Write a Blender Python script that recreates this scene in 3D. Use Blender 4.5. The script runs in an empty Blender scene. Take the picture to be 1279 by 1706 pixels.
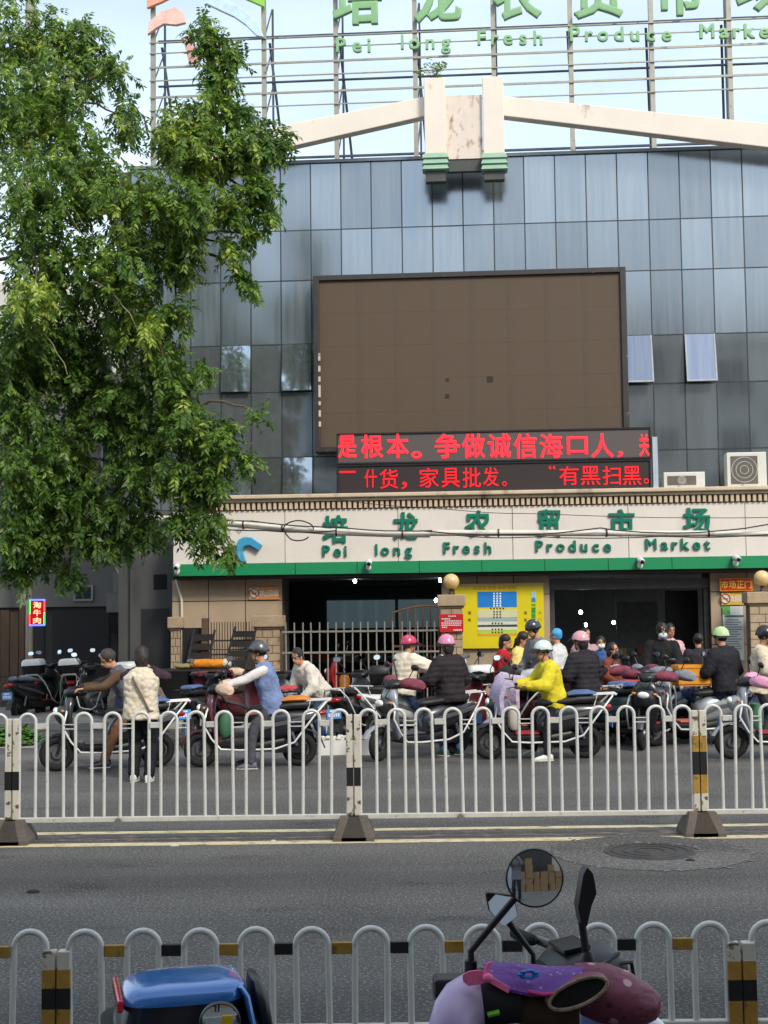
import bpy, bmesh, math, random
import numpy as np
from mathutils import Vector, Matrix, Euler
R = math.radians
random.seed(7); rng = np.random.default_rng(7)
scene = bpy.context.scene
C = scene.collection

# ------------------------------------------------------------------ camera
F_PX, CX, CY = 2300.0, 639.5, 853.0          # focal length and centre in photo pixels
CAM = Vector((0, 0, 2.0))
PITCH, ROLL = math.atan(163 / F_PX), -0.0125
CAM_R = Matrix.Rotation(math.pi / 2 + PITCH, 3, 'X') @ Matrix.Rotation(ROLL, 3, 'Z')
cam_d = bpy.data.cameras.new('camera'); cam = bpy.data.objects.new('camera', cam_d); C.objects.link(cam)
cam_d.sensor_fit = 'VERTICAL'; cam_d.sensor_height = 24; cam_d.lens = 24 * F_PX / 1706
cam_d.clip_start = 0.05; cam_d.clip_end = 3000
cam.matrix_world = Matrix.Translation(CAM) @ CAM_R.to_4x4()
scene.camera = cam

# ------------------------------------------------------------------ sky, sun, exposure
SUN_EL, SUN_AZ = R(41), R(150)               # azimuth clockwise from +Y: behind the camera, to the right
w = bpy.data.worlds.new('World'); scene.world = w; w.use_nodes = True
nt = w.node_tree; nt.nodes.clear()
def wn(t, **k):
    n = nt.nodes.new(t)
    for a, b in k.items(): setattr(n, a, b)
    return n
sky = wn('ShaderNodeTexSky', sky_type='NISHITA', sun_disc=False, sun_elevation=SUN_EL, sun_rotation=SUN_AZ,
         air_density=1.0, dust_density=2.5, ozone_density=1.0)
tc = wn('ShaderNodeTexCoord'); mp = wn('ShaderNodeMapping'); mp.inputs['Scale'].default_value = (1.2, 1.2, 3.0)
no = wn('ShaderNodeTexNoise'); no.inputs['Scale'].default_value = 1.6; no.inputs['Detail'].default_value = 6
rp = wn('ShaderNodeValToRGB'); rp.color_ramp.elements[0].position = .36; rp.color_ramp.elements[1].position = .66
rp.color_ramp.elements[0].color = (.35, .35, .35, 1); rp.color_ramp.elements[1].color = (.9, .9, .9, 1)
mx = wn('ShaderNodeMix', data_type='RGBA'); mx.inputs['B'].default_value = (5.2, 6.1, 6.9, 1)
bg = wn('ShaderNodeBackground'); bg.inputs['Strength'].default_value = 0.15
ou = wn('ShaderNodeOutputWorld')
L_ = nt.links.new
L_(tc.outputs['Generated'], mp.inputs['Vector']); L_(mp.outputs['Vector'], no.inputs['Vector'])
L_(no.outputs['Fac'], rp.inputs['Fac']); L_(rp.outputs['Color'], mx.inputs['Factor'])
L_(sky.outputs['Color'], mx.inputs['A']); L_(mx.outputs['Result'], bg.inputs['Color']); L_(bg.outputs['Background'], ou.inputs['Surface'])
sd = bpy.data.lights.new('sun', 'SUN'); sd.energy = 2.1; sd.angle = R(14); sd.color = (1, .93, .82)
sun = bpy.data.objects.new('sun', sd); C.objects.link(sun)
sdir = Vector((math.sin(SUN_AZ) * math.cos(SUN_EL), math.cos(SUN_AZ) * math.cos(SUN_EL), math.sin(SUN_EL)))
sun.rotation_euler = sdir.to_track_quat('Z', 'Y').to_euler(); sun.location = (10, -20, 30)
scene.view_settings.view_transform = 'Standard'; scene.view_settings.look = 'None'
scene.view_settings.gamma = 1; scene.view_settings.exposure = 0.56
scene.cycles.use_denoising = True
scene.cycles.max_bounces = 8; scene.cycles.transparent_max_bounces = 8

# ------------------------------------------------------------------ pixel -> place
def ray(px, py):
    return CAM_R @ Vector(((px - CX) / F_PX, -(py - CY) / F_PX, -1))
def gnd(px, py, z=0.0):                       # the point of the level z seen at a pixel
    d = ray(px, py); t = (z - CAM.z) / d.z
    return CAM + d * t
def at(px, py, Y):                            # the point at distance Y seen at a pixel
    d = ray(px, py); return CAM + d * (Y / d.y)
YAW = 0.068                                   # the market front: its right end stands nearer
FO = Vector((0, 26.0, 0))
FU = Vector((math.cos(YAW), -math.sin(YAW), 0)); FN = Vector((-math.sin(YAW), -math.cos(YAW), 0))
def L(px, py, out=0.0):                       # (u, z) on the plane `out` metres in front of the glass
    d = ray(px, py); t = (FO + FN * out - CAM).dot(FN) / d.dot(FN)
    p = CAM + d * t
    return (p - FO).dot(FU), p.z
def FW(u, out, z): return FO + FU * u + FN * out + Vector((0, 0, z))

# ------------------------------------------------------------------ materials
def lin(c):
    return tuple((x / 255 / 12.92 if x / 255 <= .04045 else ((x / 255 + .055) / 1.055) ** 2.4) for x in c)
_m = {}
def M(key, col=None, rough=.6, metal=0.0, var=.18, scale=6.0, bump=.0, bscale=40.0, coat=0.0, emit=0.0, alpha=None, spec=.5, stretch=None, trans=0.0, dirt=None):
    """procedural material: noise-varied colour, fine relief, optional dirt streaks"""
    if key in _m: return _m[key]
    m = bpy.data.materials.new(key); m.use_nodes = True; _m[key] = m
    t = m.node_tree; N = t.nodes; K = t.links.new; b = N['Principled BSDF']
    c = lin(col)
    b.inputs['Roughness'].default_value = rough; b.inputs['Metallic'].default_value = metal
    b.inputs['Coat Weight'].default_value = coat; b.inputs['Coat Roughness'].default_value = .08
    b.inputs['Specular IOR Level'].default_value = spec
    if trans: b.inputs['Transmission Weight'].default_value = trans
    tx = N.new('ShaderNodeTexCoord'); mpn = N.new('ShaderNodeMapping'); K(tx.outputs['Object'], mpn.inputs['Vector'])
    if stretch: mpn.inputs['Scale'].default_value = stretch
    n = N.new('ShaderNodeTexNoise'); n.inputs['Scale'].default_value = scale; n.inputs['Detail'].default_value = 5; n.inputs['Roughness'].default_value = .6
    K(mpn.outputs['Vector'], n.inputs['Vector'])
    oi = N.new('ShaderNodeObjectInfo')
    mr = N.new('ShaderNodeMapRange'); mr.inputs['To Min'].default_value = 1 - var; mr.inputs['To Max'].default_value = 1 + var
    mr.inputs['From Min'].default_value = .25; mr.inputs['From Max'].default_value = .75
    K(n.outputs['Fac'], mr.inputs['Value'])
    mm = N.new('ShaderNodeMix'); mm.data_type = 'RGBA'; mm.blend_type = 'MULTIPLY'; mm.inputs['Factor'].default_value = 1
    mm.inputs['A'].default_value = (*c, 1); K(mr.outputs['Result'], mm.inputs['B'])
    out = mm.outputs['Result']
    if dirt:                                  # streaks of rust or grime with a shape of their own
        d2 = N.new('ShaderNodeTexNoise'); d2.inputs['Scale'].default_value = dirt[1]; d2.inputs['Detail'].default_value = 8
        mp2 = N.new('ShaderNodeMapping'); mp2.inputs['Scale'].default_value = dirt[4] if len(dirt) > 4 else (1, 1, 1)
        K(tx.outputs['Object'], mp2.inputs['Vector']); K(mp2.outputs['Vector'], d2.inputs['Vector'])
        r2 = N.new('ShaderNodeValToRGB'); r2.color_ramp.elements[0].position = dirt[2]; r2.color_ramp.elements[1].position = min(dirt[2] + dirt[3], 1)
        K(d2.outputs['Fac'], r2.inputs['Fac'])
        m3 = N.new('ShaderNodeMix'); m3.data_type = 'RGBA'; K(r2.outputs['Color'], m3.inputs['Factor']); K(out, m3.inputs['A'])
        m3.inputs['B'].default_value = (*lin(dirt[0]), 1); out = m3.outputs['Result']
    K(out, b.inputs['Base Color'])
    if bump:
        n2 = N.new('ShaderNodeTexNoise'); n2.inputs['Scale'].default_value = bscale; n2.inputs['Detail'].default_value = 4
        K(tx.outputs['Object'], n2.inputs['Vector'])
        bp = N.new('ShaderNodeBump'); bp.inputs['Strength'].default_value = bump; bp.inputs['Distance'].default_value = .02
        K(n2.outputs['Fac'], bp.inputs['Height']); K(bp.outputs['Normal'], b.inputs['Normal'])
    if emit:
        b.inputs['Emission Color'].default_value = (*c, 1); b.inputs['Emission Strength'].default_value = emit
    return m
def cloth(key, col, quilt=0, var=.14, rough=.8):
    """woven cloth; quilt = stitched rows per metre for padded jackets"""
    if key in _m: return _m[key]
    m = M(key, col, rough=rough, var=var, scale=9, spec=.25)
    t = m.node_tree; N = t.nodes; K = t.links.new; b = N['Principled BSDF']
    tx = N.new('ShaderNodeTexCoord'); bp = N.new('ShaderNodeBump'); bp.inputs['Strength'].default_value = .7; bp.inputs['Distance'].default_value = .03
    if quilt == 'cell':
        wv = N.new('ShaderNodeTexVoronoi'); wv.inputs['Scale'].default_value = 15; K(tx.outputs['Object'], wv.inputs['Vector']); K(wv.outputs['Distance'], bp.inputs['Height']); bp.invert = True; bp.inputs['Strength'].default_value = .8; bp.inputs['Distance'].default_value = .025
    elif quilt:
        wv = N.new('ShaderNodeTexWave'); wv.bands_direction = 'Z'; wv.wave_profile = 'SIN'; wv.inputs['Scale'].default_value = quilt / 3.14
        wv.inputs['Distortion'].default_value = 1.2; wv.inputs['Detail'].default_value = 1
        K(tx.outputs['Object'], wv.inputs['Vector']); K(wv.outputs['Fac'], bp.inputs['Height']); bp.inputs['Strength'].default_value = .45; bp.inputs['Distance'].default_value = .012
    else:
        n2 = N.new('ShaderNodeTexNoise'); n2.inputs['Scale'].default_value = 7; n2.inputs['Detail'].default_value = 3; n2.inputs['Distortion'].default_value = 1.5
        K(tx.outputs['Object'], n2.inputs['Vector']); K(n2.outputs['Fac'], bp.inputs['Height'])
    K(bp.outputs['Normal'], b.inputs['Normal'])
    return m

# ------------------------------------------------------------------ mesh building
class MB:
    def __init__(s): s.v = []; s.f = []
    def add(s, vs, fs):
        o = len(s.v); s.v += [tuple(v) for v in vs]; s.f += [tuple(i + o for i in f) for f in fs]; return s
    def box(s, x0, x1, y0, y1, z0, z1, mat=None):
        vs = [Vector((x, y, z)) for z in (z0, z1) for y in (y0, y1) for x in (x0, x1)]
        if mat: vs = [mat @ v for v in vs]
        return s.add(vs, [(0, 2, 3, 1), (4, 5, 7, 6), (0, 1, 5, 4), (2, 6, 7, 3), (0, 4, 6, 2), (1, 3, 7, 5)])
    def loft(s, rings, cap=True, closed=False):
        n = len(rings[0]); vs = [p for r in rings for p in r]; fs = []
        for i in range(len(rings) if closed else len(rings) - 1):
            a = i * n; b = ((i + 1) % len(rings)) * n
            for j in range(n): k = (j + 1) % n; fs.append((a + j, a + k, b + k, b + j))
        if cap and not closed:
            fs.append(tuple(reversed(range(n)))); fs.append(tuple((len(rings) - 1) * n + j for j in range(n)))
        return s.add(vs, fs)
    def tube(s, pts, r, n=8, closed=False):
        pts = [Vector(p) for p in pts]; rings = []; m = len(pts)
        rr = r if isinstance(r, (list, tuple)) else [r] * m
        up = None
        for i, p in enumerate(pts):
            if closed: d = pts[(i + 1) % m] - pts[i - 1]
            else: d = pts[min(i + 1, m - 1)] - pts[max(i - 1, 0)]
            d.normalize()
            if up is None: up = Vector((0, 0, 1)) if abs(d.z) < .9 else Vector((1, 0, 0))
            a = d.cross(up)
            if a.length < 1e-4: a = d.cross(Vector((0, 1, 0)))
            a.normalize(); b = a.cross(d); up = b
            rings.append([p + (a * math.cos(2 * math.pi * k / n) + b * math.sin(2 * math.pi * k / n)) * rr[i] for k in range(n)])
        return s.loft(rings, closed=closed)
    def ell(s, c, r, n=14, m=9, mat=None):
        c = Vector(c); vs = []; fs = []
        for i in range(1, m):
            th = math.pi * i / m
            for k in range(n):
                ph = 2 * math.pi * k / n
                vs.append(Vector((r[0] * math.sin(th) * math.cos(ph), r[1] * math.sin(th) * math.sin(ph), r[2] * math.cos(th))))
        vs += [Vector((0, 0, r[2])), Vector((0, 0, -r[2]))]
        for i in range(m - 2):
            for k in range(n): q = (k + 1) % n; fs.append((i * n + k, (i + 1) * n + k, (i + 1) * n + q, i * n + q))
        T, B = (m - 1) * n, (m - 1) * n + 1
        for k in range(n): q = (k + 1) % n; fs.append((T, k, q)); fs.append((B, (m - 2) * n + q, (m - 2) * n + k))
        if mat: vs = [mat @ v for v in vs]
        return s.add([v + c for v in vs], fs)
    def cap(s, a, b, ra, rb, n=10):           # tapered capsule
        a = Vector(a); b = Vector(b); d = b - a
        if d.length < 1e-5: return s.ell(a, (ra, ra, ra))
        u = d.normalized(); p = []; r = []
        for t in (85, 60, 30): p.append(a - u * ra * math.sin(R(t))); r.append(ra * math.cos(R(t)))
        p.append(a); r.append(ra); p.append(b); r.append(rb)
        for t in (30, 60, 85): p.append(b + u * rb * math.sin(R(t))); r.append(rb * math.cos(R(t)))
        return s.tube(p, r, n)
    def lathe(s, prof, n=20, c=(0, 0, 0), axis='Z'):
        rings = []
        for r, z in prof:
            ring = []
            for k in range(n):
                a = 2 * math.pi * k / n; x, y = r * math.cos(a), r * math.sin(a)
                p = {'Z': (x, y, z), 'Y': (x, z, -y), 'X': (z, x, y)}[axis]
                ring.append(Vector(p) + Vector(c))
            rings.append(ring)
        return s.loft(rings)
    def prism(s, poly, y0, y1):               # outline in x,z extruded in y
        n = len(poly); vs = [(x, y0, z) for x, z in poly] + [(x, y1, z) for x, z in poly]
        fs = [tuple(range(n)), tuple(range(2 * n - 1, n - 1, -1))] + [(i, i + n, (i + 1) % n + n, (i + 1) % n) for i in range(n)]
        return s.add(vs, fs)
    def mesh(s, name, smooth=False):
        me = bpy.data.meshes.new(name); me.from_pydata(s.v, [], s.f); me.validate()
        bm = bmesh.new(); bm.from_mesh(me); bmesh.ops.recalc_face_normals(bm, faces=bm.faces); bm.to_mesh(me); bm.free()
        if smooth:
            me.polygons.foreach_set('use_smooth', [True] * len(me.polygons))
            try: me.set_sharp_from_angle(angle=R(50))
            except Exception: pass
        return me
    def build(s, name, mat, parent=None, smooth=False, bevel=0, loc=None):
        o = bpy.data.objects.new(name, s.mesh(name, smooth)); C.objects.link(o)
        o.data.materials.append(mat); o.parent = parent
        if loc: o.location = loc
        if bevel:
            bv = o.modifiers.new('bevel', 'BEVEL'); bv.width = bevel; bv.segments = 2; bv.limit_method = 'ANGLE'
        return o
def inst(name, me, mat=None, parent=None, loc=(0, 0, 0), rot=(0, 0, 0), scale=None):
    """one more piece that shares mesh data; the material sits on the object"""
    o = bpy.data.objects.new(name, me); C.objects.link(o); o.parent = parent; o.location = loc; o.rotation_euler = rot
    if scale: o.scale = scale
    if mat:
        if not me.materials: me.materials.append(mat)
        o.material_slots[0].link = 'OBJECT'; o.material_slots[0].material = mat
    return o
def tag(o, label=None, cat=None, group=None, kind=None):
    for k, v in (('label', label), ('category', cat), ('group', group), ('kind', kind)):
        if v: o[k] = v
    return o
def thing(name, label, cat, loc=(0, 0, 0), rz=0.0, group=None):
    o = bpy.data.objects.new(name, None); C.objects.link(o); o.location = loc; o.rotation_euler = (0, 0, rz); o.empty_display_size = .2
    return tag(o, label, cat, group)
def thing_f(name, label, cat, u, out, z, group=None):   # a thing on the market front; its children use x along the front, -y towards the street
    return thing(name, label, cat, FW(u, out, z), -YAW, group)
def sect(x, zc, hy, hz, n=16, p=2.6, yc=0):             # rounded-rectangle ring across x
    out = []
    for k in range(n):
        a = 2 * math.pi * k / n; c, s_ = math.cos(a), math.sin(a)
        out.append(Vector((x, yc + hy * math.copysign(abs(c) ** (2 / p), c), zc + hz * math.copysign(abs(s_) ** (2 / p), s_))))
    return out
def sectz(z, xc, hx, hy, n=16, p=2.6, yc=0):
    out = []
    for k in range(n):
        a = 2 * math.pi * k / n; c, s_ = math.cos(a), math.sin(a)
        out.append(Vector((xc + hx * math.copysign(abs(c) ** (2 / p), c), yc + hy * math.copysign(abs(s_) ** (2 / p), s_), z)))
    return out
_tx = {}
def text_mesh(s, depth=.02, bold=0.0):
    k = (s, depth, bold)
    if k in _tx: return _tx[k]
    cu = bpy.data.curves.new('txt', 'FONT'); cu.body = s; cu.size = 1; cu.extrude = depth; cu.bevel_depth = bold; cu.bevel_resolution = 0; cu.resolution_u = 3
    cu.align_x = 'LEFT'
    o = bpy.data.objects.new('txt', cu); C.objects.link(o)
    bpy.context.view_layer.update()
    dg = bpy.context.evaluated_depsgraph_get()
    me = bpy.data.meshes.new_from_object(o.evaluated_get(dg)); bpy.data.objects.remove(o); bpy.data.curves.remove(cu)
    co = np.zeros(len(me.vertices) * 3); me.vertices.foreach_get('co', co); co = co.reshape(-1, 3)
    _tx[k] = (me, co.min(0), co.max(0)) if len(co) else (me, np.zeros(3), np.ones(3))
    me.materials.clear()
    return _tx[k]
def letter(name, s, mat, parent, x0, x1, z0, z1, y, depth=.03, bold=0.0, keep=False):
    """a raised character fitted into x0..x1, z0..z1 on a front that looks towards -y; depth in metres"""
    me, lo, hi = text_mesh(s, .5, bold)
    sx = (x1 - x0) / max(hi[0] - lo[0], 1e-3); sz = (z1 - z0) / max(hi[1] - lo[1], 1e-3)
    if keep: sx = sz
    o = inst(name, me, mat, parent, rot=(math.pi / 2, 0, 0), scale=(sx, sz, depth))
    o.location = (x0 - lo[0] * sx, y, z0 - lo[1] * sz)
    return o
def latin(name, ch, mat, parent, xc, base, caph, y, depth=.03, bold=0.0, sxk=1.0):
    me, lo, hi = text_mesh(ch, .5, bold); s = caph / .71
    o = inst(name, me, mat, parent, rot=(math.pi / 2, 0, 0), scale=(s * sxk, s, depth))
    o.location = (xc - (lo[0] + hi[0]) / 2 * s * sxk, y, base); return o

# ------------------------------------------------------------------ ground and road
KERB_Y = 24.0
def asphalt():
    m = M('asphalt', (81, 79, 77), rough=.85, var=.26, scale=.9, spec=.3, dirt=((56, 54, 53), 1.7, .6, .12, (.6, 1.4, 1)))
    t = m.node_tree; N = t.nodes; K = t.links.new; b = N['Principled BSDF']
    tx = N.new('ShaderNodeTexCoord')
    v = N.new('ShaderNodeTexVoronoi'); v.inputs['Scale'].default_value = 70; K(tx.outputs['Object'], v.inputs['Vector'])
    n = N.new('ShaderNodeTexNoise'); n.inputs['Scale'].default_value = 130; n.inputs['Detail'].default_value = 3; K(tx.outputs['Object'], n.inputs['Vector'])
    ad = N.new('ShaderNodeMath'); ad.operation = 'ADD'; K(v.outputs['Distance'], ad.inputs[0]); K(n.outputs['Fac'], ad.inputs[1])
    bp = N.new('ShaderNodeBump'); bp.inputs['Strength'].default_value = .7; bp.inputs['Distance'].default_value = .012
    K(ad.outputs[0], bp.inputs['Height']); K(bp.outputs['Normal'], b.inputs['Normal'])
    # pale stones in the binder and long tyre-worn bands
    src = b.inputs['Base Color'].links[0].from_socket
    r = N.new('ShaderNodeValToRGB'); r.color_ramp.elements[0].position = .52; r.color_ramp.elements[1].position = .68
    n3 = N.new('ShaderNodeTexNoise'); n3.inputs['Scale'].default_value = 55; n3.inputs['Detail'].default_value = 2; K(tx.outputs['Object'], n3.inputs['Vector'])
    K(n3.outputs['Fac'], r.inputs['Fac'])
    mx = N.new('ShaderNodeMix'); mx.data_type = 'RGBA'; K(r.outputs['Color'], mx.inputs['Factor']); K(src, mx.inputs['A']); mx.inputs['B'].default_value = (*lin((134, 129, 122)), 1)
    mp = N.new('ShaderNodeMapping'); mp.inputs['Scale'].default_value = (.05, .8, 1); K(tx.outputs['Object'], mp.inputs['Vector'])
    n4 = N.new('ShaderNodeTexNoise'); n4.inputs['Scale'].default_value = 1; n4.inputs['Detail'].default_value = 4; K(mp.outputs['Vector'], n4.inputs['Vector'])
    mr = N.new('ShaderNodeMapRange'); mr.inputs['To Min'].default_value = .68; mr.inputs['To Max'].default_value = 1.32; mr.inputs['From Min'].default_value = .3; mr.inputs['From Max'].default_value = .7
    K(n4.outputs['Fac'], mr.inputs['Value'])
    m2 = N.new('ShaderNodeMix'); m2.data_type = 'RGBA'; m2.blend_type = 'MULTIPLY'; m2.inputs['Factor'].default_value = 1
    
    n5 = N.new('ShaderNodeTexNoise'); n5.inputs['Scale'].default_value = 34; n5.inputs['Detail'].default_value = 4; n5.inputs['Roughness'].default_value = .75; K(tx.outputs['Object'], n5.inputs['Vector'])
    mr5 = N.new('ShaderNodeMapRange'); mr5.inputs['From Min'].default_value = .3; mr5.inputs['From Max'].default_value = .7; mr5.inputs['To Min'].default_value = .72; mr5.inputs['To Max'].default_value = 1.28; K(n5.outputs['Fac'], mr5.inputs['Value'])
    m5 = N.new('ShaderNodeMath'); m5.operation = 'MULTIPLY'; K(mr.outputs['Result'], m5.inputs[0]); K(mr5.outputs['Result'], m5.inputs[1])
    K(mx.outputs['Result'], m2.inputs['A']); K(m5.outputs[0], m2.inputs['B']); K(m2.outputs['Result'], b.inputs['Base Color'])
    return m
ASPH = asphalt()
def sheet(name, x0, x1, y0, y1, z, mat, nx=1):
    return tag(MB().add([(x0, y0, z), (x1, y0, z), (x1, y1, z), (x0, y1, z)], [(0, 1, 2, 3)]).build(name, mat), kind='structure')
GROUND = M('earth', (96, 92, 86), rough=.95, var=.2, scale=.4)
sheet('ground', -600, 600, -600, 600, -.012, GROUND)
sheet('road', -60, 60, .8, KERB_Y, 0, ASPH)
PAVE = M('paving', (128, 124, 118), rough=.85, var=.18, scale=2, bump=.3, bscale=60)
pv = tag(MB().box(-60, 60, KERB_Y + .14, 70, -.3, .118).build('pavement', PAVE), kind='structure')
KB = M('kerbstone', (150, 147, 140), rough=.85, var=.2, scale=5, bump=.3)
kerb = tag(MB().box(-60, -14, KERB_Y, KERB_Y + .14, -.3, .12).build('kerb', KB), kind='structure')
kst = MB().box(0, .985, 0, .14, -.3, .125).mesh('kerb_stone')
for i in range(30): inst('kerb_stone', kst, KB, kerb, (-14 + i, KERB_Y, random.uniform(-.004, .004)))
# near side: raised walkway the scooters stand on and the photographer's step
sw = tag(MB().box(-60, 60, -3.0, .62, -.3, .40).build('near_pavement', PAVE), kind='structure')
tag(MB().box(-60, 60, .62, .8, -.3, .403).build('near_kerb', KB), kind='structure')

# ------------------------------------------------------------------ road markings (worn paint)
def worn(key, col, lo, sc=9, amount=.12):
    m = bpy.data.materials.new(key); m.use_nodes = True; t = m.node_tree; N = t.nodes; K = t.links.new
    b = N['Principled BSDF']; b.inputs['Roughness'].default_value = .75
    tx = N.new('ShaderNodeTexCoord'); mp = N.new('ShaderNodeMapping'); mp.inputs['Scale'].default_value = (.6, 2.2, 1); K(tx.outputs['Object'], mp.inputs['Vector'])
    n = N.new('ShaderNodeTexNoise'); n.inputs['Scale'].default_value = sc; n.inputs['Detail'].default_value = 9; n.inputs['Roughness'].default_value = .7; K(mp.outputs['Vector'], n.inputs['Vector'])
    r = N.new('ShaderNodeValToRGB'); r.color_ramp.elements[0].position = lo; r.color_ramp.elements[1].position = lo + amount
    r.color_ramp.elements[0].color = (*lin((76, 73, 70)), 1); r.color_ramp.elements[1].color = (*lin(col), 1)
    K(n.outputs['Fac'], r.inputs['Fac']); K(r.outputs['Color'], b.inputs['Base Color']); return m
LINE = worn('worn_line_paint', (205, 190, 150), .36); LINE2 = worn('ghost_line_paint', (150, 128, 112), .52)
for nm, y0, y1, mt, z in (('road_line', 12.05, 12.2, LINE, .004), ('road_line', 12.7, 12.83, LINE, .004), ('faded_road_line', 12.33, 12.58, LINE2, .004)):
    tag(MB().box(-40, 40, y0, y1, 0.001, z).build(nm, mt), kind='structure')

# ------------------------------------------------------------------ manhole
mh = gnd(1082, 1420); mh.z = 0
t = thing('manhole_cover', 'round iron manhole cover in broken asphalt by the yellow lines', 'manhole', mh)
MB().lathe([(.80, .001), (.80, .004), (.42, .006), (.42, .002)], 40).build('asphalt_patch', ASPH, t)
rb = MB()
for k in range(150):
    a = random.uniform(0, 6.283); rr = random.choice((random.gauss(.80, .045), random.gauss(.80, .045), random.gauss(.45, .03))); s_ = random.uniform(.008, .03)
    rb.ell((rr * math.cos(a), rr * math.sin(a), .005), (s_, s_ * random.uniform(.5, 1), .004), 6, 4, Matrix.Rotation(a, 3, 'Z'))
tag(rb.build('broken_edge', M('crumbled_asphalt', (108, 104, 99), rough=.9, var=.3, scale=20), t), kind='stuff')
MB().lathe([(.0, .003), (.0, .011), (.36, .011), (.37, .004)], 40).build('lid', M('cast_iron', (70, 68, 66), rough=.55, metal=.5, var=.25, bump=.4), t)
for rr in (.12, .22, .31):
    MB().tube([(rr * math.cos(a), rr * math.sin(a), .012) for a in np.linspace(0, 2 * math.pi, 33)[:-1]], .006, 5, closed=True).build('ring', M('cast_iron'), t)

# ------------------------------------------------------------------ hooped road fences
WHITE_TUBE = M('white_tube', (202, 201, 196), rough=.35, var=.1, scale=12, coat=.2, dirt=((120, 108, 92), 14, .66, .1))
WHITE_RAIL = M('white_rail', (190, 188, 180), rough=.5, var=.14, scale=6, dirt=((95, 84, 70), 9, .6, .12))
YEL = M('yellow_plate', (158, 122, 46), rough=.55, var=.25, scale=14, dirt=((84, 70, 48), 20, .55, .15))
BLK = M('black_plate', (22, 22, 24), rough=.5, var=.3)
RUST = M('post_white', (196, 190, 176), rough=.6, var=.15, scale=8, dirt=((92, 72, 50), 18, .58, .06))
CONC = M('base_block', (94, 86, 78), rough=.9, var=.2, scale=9, bump=.4)
def hoop_mesh(wd, z0, z1, r, n=9):
    p = [(-wd / 2, 0, z0)]; rad = wd / 2
    for k in range(13):
        a = math.pi * k / 12; p.append((-rad * math.cos(a), 0, z1 - r - rad + rad * math.sin(a)))
    p.append((wd / 2, 0, z0)); return MB().tube(p, r, n).mesh('hoop', True)
def fence(label, x0, x1, y, zrail, ztop, zplate, hoops, plate_mats, post_bands, post_h, base, rail_h=.045, lead=.30, group=None, yslope=0):
    """one section: posts at both ends, hoops on a bottom rail, plates between hoops"""
    ln = x1 - x0; t = thing('road_fence', label, 'fence', (x0, y, 0), math.atan2(yslope, ln), group)
    n = hoops; pit = ln / n; wd = pit * .57; hm = hoop_mesh(wd, zrail - .004, ztop, .0145)
    MB().box(.02, ln - .02, -.02, .02, zrail - rail_h, zrail).build('bottom_rail', WHITE_RAIL, t, bevel=.006)
    for i in range(n):
        xc = pit * (i + .5); inst('hoop', hm, WHITE_TUBE, t, (xc, random.uniform(-.003, .003), 0), (random.uniform(-.02, .02), random.uniform(-.014, .014), 0))
        if i < n - 1:
            g0, g1 = xc + wd / 2 + .014, xc + pit - wd / 2 - .014; mt = plate_mats[i % len(plate_mats)]
            if mt is None:
                for zz in (zplate - .004, zplate + .034): MB().box(g0 - .01, g1 + .01, -.006, .006, zz, zz + .008).build('cross_bar', WHITE_TUBE, t)
            else: MB().box(g0 - .004, g1 + .004, -.012, .012, zplate, zplate + .05).build('plate', mt, t, bevel=.003)
    for sx, xx in ((0, .003), (1, ln - .057)):
        pb = MB().box(xx, xx + .054, -.028, .028, .02, post_h).build('post', RUST, t, bevel=.004)
        for z0, z1, mt in (post_bands[sx] if isinstance(post_bands, tuple) else post_bands):
            MB().box(xx - .002, xx + .056, -.030, .030, z0, z1).build('post_band', mt, pb)
        if base:
            b = MB(); b.loft([[Vector((xx + .027 + a * s1, c * s2, z)) for a, c in ((-1, -1), (1, -1), (1, 1), (-1, 1))] for s1, s2, z in ((.145, .19, 0), (.145, .19, .035), (.085, .10, .2), (.085, .10, .205))])
            b.build('foot_block', CONC, t, bevel=.008)
    return t
Yf = 12.3
xs = [at(px, 1390, Yf).x for px in (-545, 20, 590, 1168, 1745)]
FB = [(.46, .62, BLK)]; FBW = FB
FB2 = [(.72, .86, YEL), (.52, .72, BLK), (.36, .52, YEL)]
lab = ['white hooped median fence section cut off at the left edge', 'white hooped median fence section before the woman in the quilted vest', 'white hooped median fence section in front of the yellow-jacketed rider', 'white hooped median fence section cut off at the right edge']
for i in range(4):
    fence(lab[i], xs[i] + .004, xs[i + 1] - .004, Yf, .215, 1.135, .985, 12, [WHITE_RAIL, None], (FB if i < 3 else FB2, FB if i < 2 else FB2), 1.08, True, group='median road fence')
Yn = 6.22; zs = .0
xs = [at(px, 1690, Yn).x for px in (-1048, 95, 1236, 2380)]
lab = ['low hooped roadside fence section cut off at the left edge', 'low hooped roadside fence section with yellow and black plates, behind the near scooters', 'low hooped roadside fence section cut off at the right edge']
for i in range(3):
    fence(lab[i], xs[i] + .003, xs[i + 1] - .003, Yn, .184, .612, .488, 12, [YEL, BLK], [(.36, .44, YEL), (.27, .36, BLK), (.17, .27, YEL)], .518, False, rail_h=.06, group='near roadside fence')
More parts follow.
